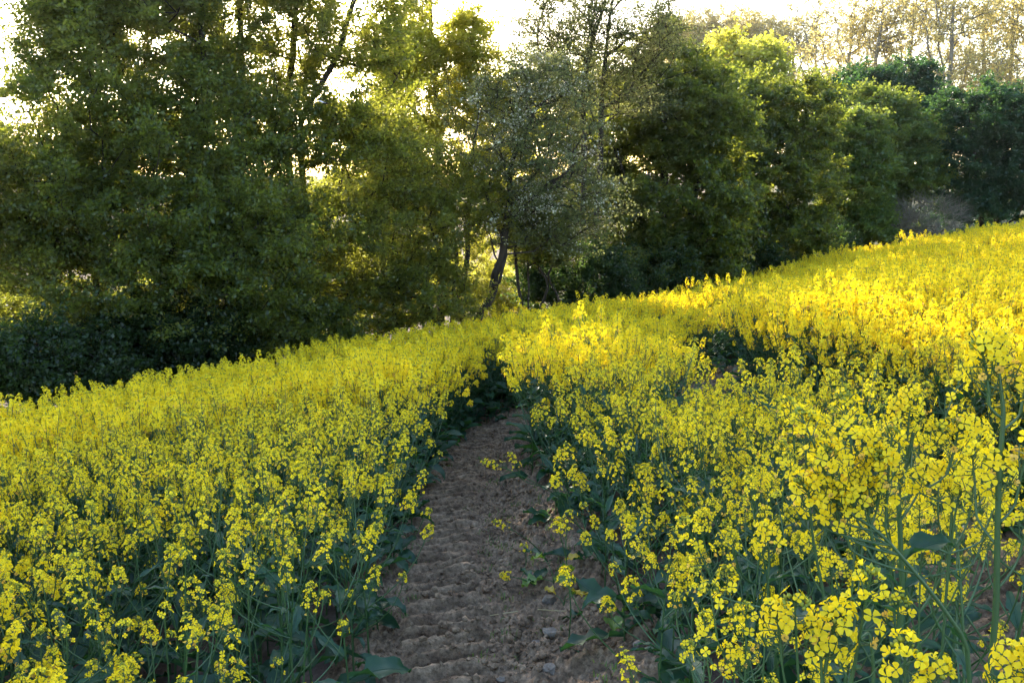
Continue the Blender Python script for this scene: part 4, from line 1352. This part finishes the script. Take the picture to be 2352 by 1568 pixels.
pts = np.c_[x[rest], y[rest], z[rest] - .01]
me = bpy.data.meshes.new("rapeseed_crop")
me.vertices.add(len(pts))
me.vertices.foreach_set("co", pts.astype(np.float32).ravel())
r = np.random.default_rng(77)
nR = len(pts)
sc_ = np.array(Hn(pts[:, 0], pts[:, 1])) / 1.05 * r.uniform(.90, 1.08, nR)
sc_ *= np.where(d2[rest] > 0, 1.05, np.where((d2[rest] > -1.0) & (pts[:, 1] > 6) & (d1[rest] > 0), .84, 1.0))
pxr = 1176 + pts[:, 0] / pts[:, 1] * FPX
low = (pxr > 1580) & (pxr < 1765) & (pts[:, 1] < 9) & (d2[rest] < .0)      # stunted patch beside the second track
sc_ = np.where(low, np.clip((CAM_Z - pts[:, 1] * math.tan(R(PITCH) + (935 - 784) / FPX) - pts[:, 2]) / 1.1, .3, sc_), sc_)
sc_ *= np.where(r.uniform(size=nR) < .03, 1.13, 1.0)
rot = np.c_[r.normal(0, .06, (nR, 2)), r.uniform(0, 6.28, nR)]
a = me.attributes.new("rot", 'FLOAT_VECTOR', 'POINT'); a.data.foreach_set("vector", rot.astype(np.float32).ravel())
a = me.attributes.new("scl", 'FLOAT', 'POINT'); a.data.foreach_set("value", sc_.astype(np.float32))
a = me.attributes.new("idx", 'INT', 'POINT'); a.data.foreach_set("value", (r.integers(0, 6, nR) + np.where(d2[rest] > 0, np.where(d2[rest] < 1.1, 10, 6), 0)).astype(np.int32))
me.update()
crop = link("rapeseed_crop", me)
tag(crop, kind="stuff")
ng = bpy.data.node_groups.new("crop_plants", 'GeometryNodeTree')
ng.interface.new_socket("Geometry", in_out='INPUT', socket_type='NodeSocketGeometry')
ng.interface.new_socket("Geometry", in_out='OUTPUT', socket_type='NodeSocketGeometry')
gi, go = ng.nodes.new("NodeGroupInput"), ng.nodes.new("NodeGroupOutput")
ci = ng.nodes.new("GeometryNodeCollectionInfo")
ci.inputs["Collection"].default_value = src
ci.inputs["Separate Children"].default_value = True
ci.inputs["Reset Children"].default_value = True
ip = ng.nodes.new("GeometryNodeInstanceOnPoints")
ip.inputs["Pick Instance"].default_value = True


def named(nm, ty):
    q = ng.nodes.new("GeometryNodeInputNamedAttribute"); q.data_type = ty
    q.inputs["Name"].default_value = nm
    return [o for o in q.outputs if o.enabled and o.name == "Attribute"][0]


ng.links.new(gi.outputs[0], ip.inputs["Points"])
ng.links.new(ci.outputs[0], ip.inputs["Instance"])
ng.links.new(named("idx", 'INT'), ip.inputs["Instance Index"])
ng.links.new(named("rot", 'FLOAT_VECTOR'), ip.inputs["Rotation"])
ng.links.new(named("scl", 'FLOAT'), ip.inputs["Scale"])
ng.links.new(ip.outputs[0], go.inputs[0])
md = crop.modifiers.new("plants", 'NODES')
md.node_group = ng

# ---- a pale insect in flight before the trees
p = at(748, 238, 4.2)
root = thing("flying_insect", "pale blurred insect in flight before the tall open-branched tree", "insect", tuple(p))
mb = MB()
tube(mb, np.array([[-.012, 0, 0], [-.004, 0, .002], [.006, 0, .001], [.014, 0, -.003]]), [.001, .0028, .003, .0008], 6)
mb.obj("body", [M['bark']], root)
for s in (-1, 1):
    mb = MB()
    v = np.array([[0, 0, .002], [-.018, s * .012, .012], [-.030, s * .022, .010], [-.012, s * .026, .004], [.002, s * .012, .003]])
    mb.add(v, np.array([[0, 1, 2], [0, 2, 3], [0, 3, 4]]))
    mb.obj("wing", [M['wing']], root)


# ---- hazy evening air: one closed box round the whole place
def build_haze():
    m, n, l, out = mat_new("haze")
    v = n.new("ShaderNodeVolumePrincipled")
    v.inputs["Color"].default_value = (0.90, 0.95, 1.0, 1)
    v.inputs["Density"].default_value = 0.00018
    v.inputs["Anisotropy"].default_value = 0.86
    l.new(v.outputs[0], out.inputs["Volume"])
    mb = MB()
    a, z0, z1 = 620, -9.0, 26.0
    V = [(sx * a, sy * a, z) for z in (z0, z1) for sx, sy in ((-1, -1), (1, -1), (1, 1), (-1, 1))]
    mb.add(V, [(0, 3, 2, 1), (4, 5, 6, 7), (0, 1, 5, 4), (1, 2, 6, 5), (2, 3, 7, 6), (3, 0, 4, 7)])
    tag(mb.obj("haze", [m], smooth=False), kind="stuff")


build_haze()
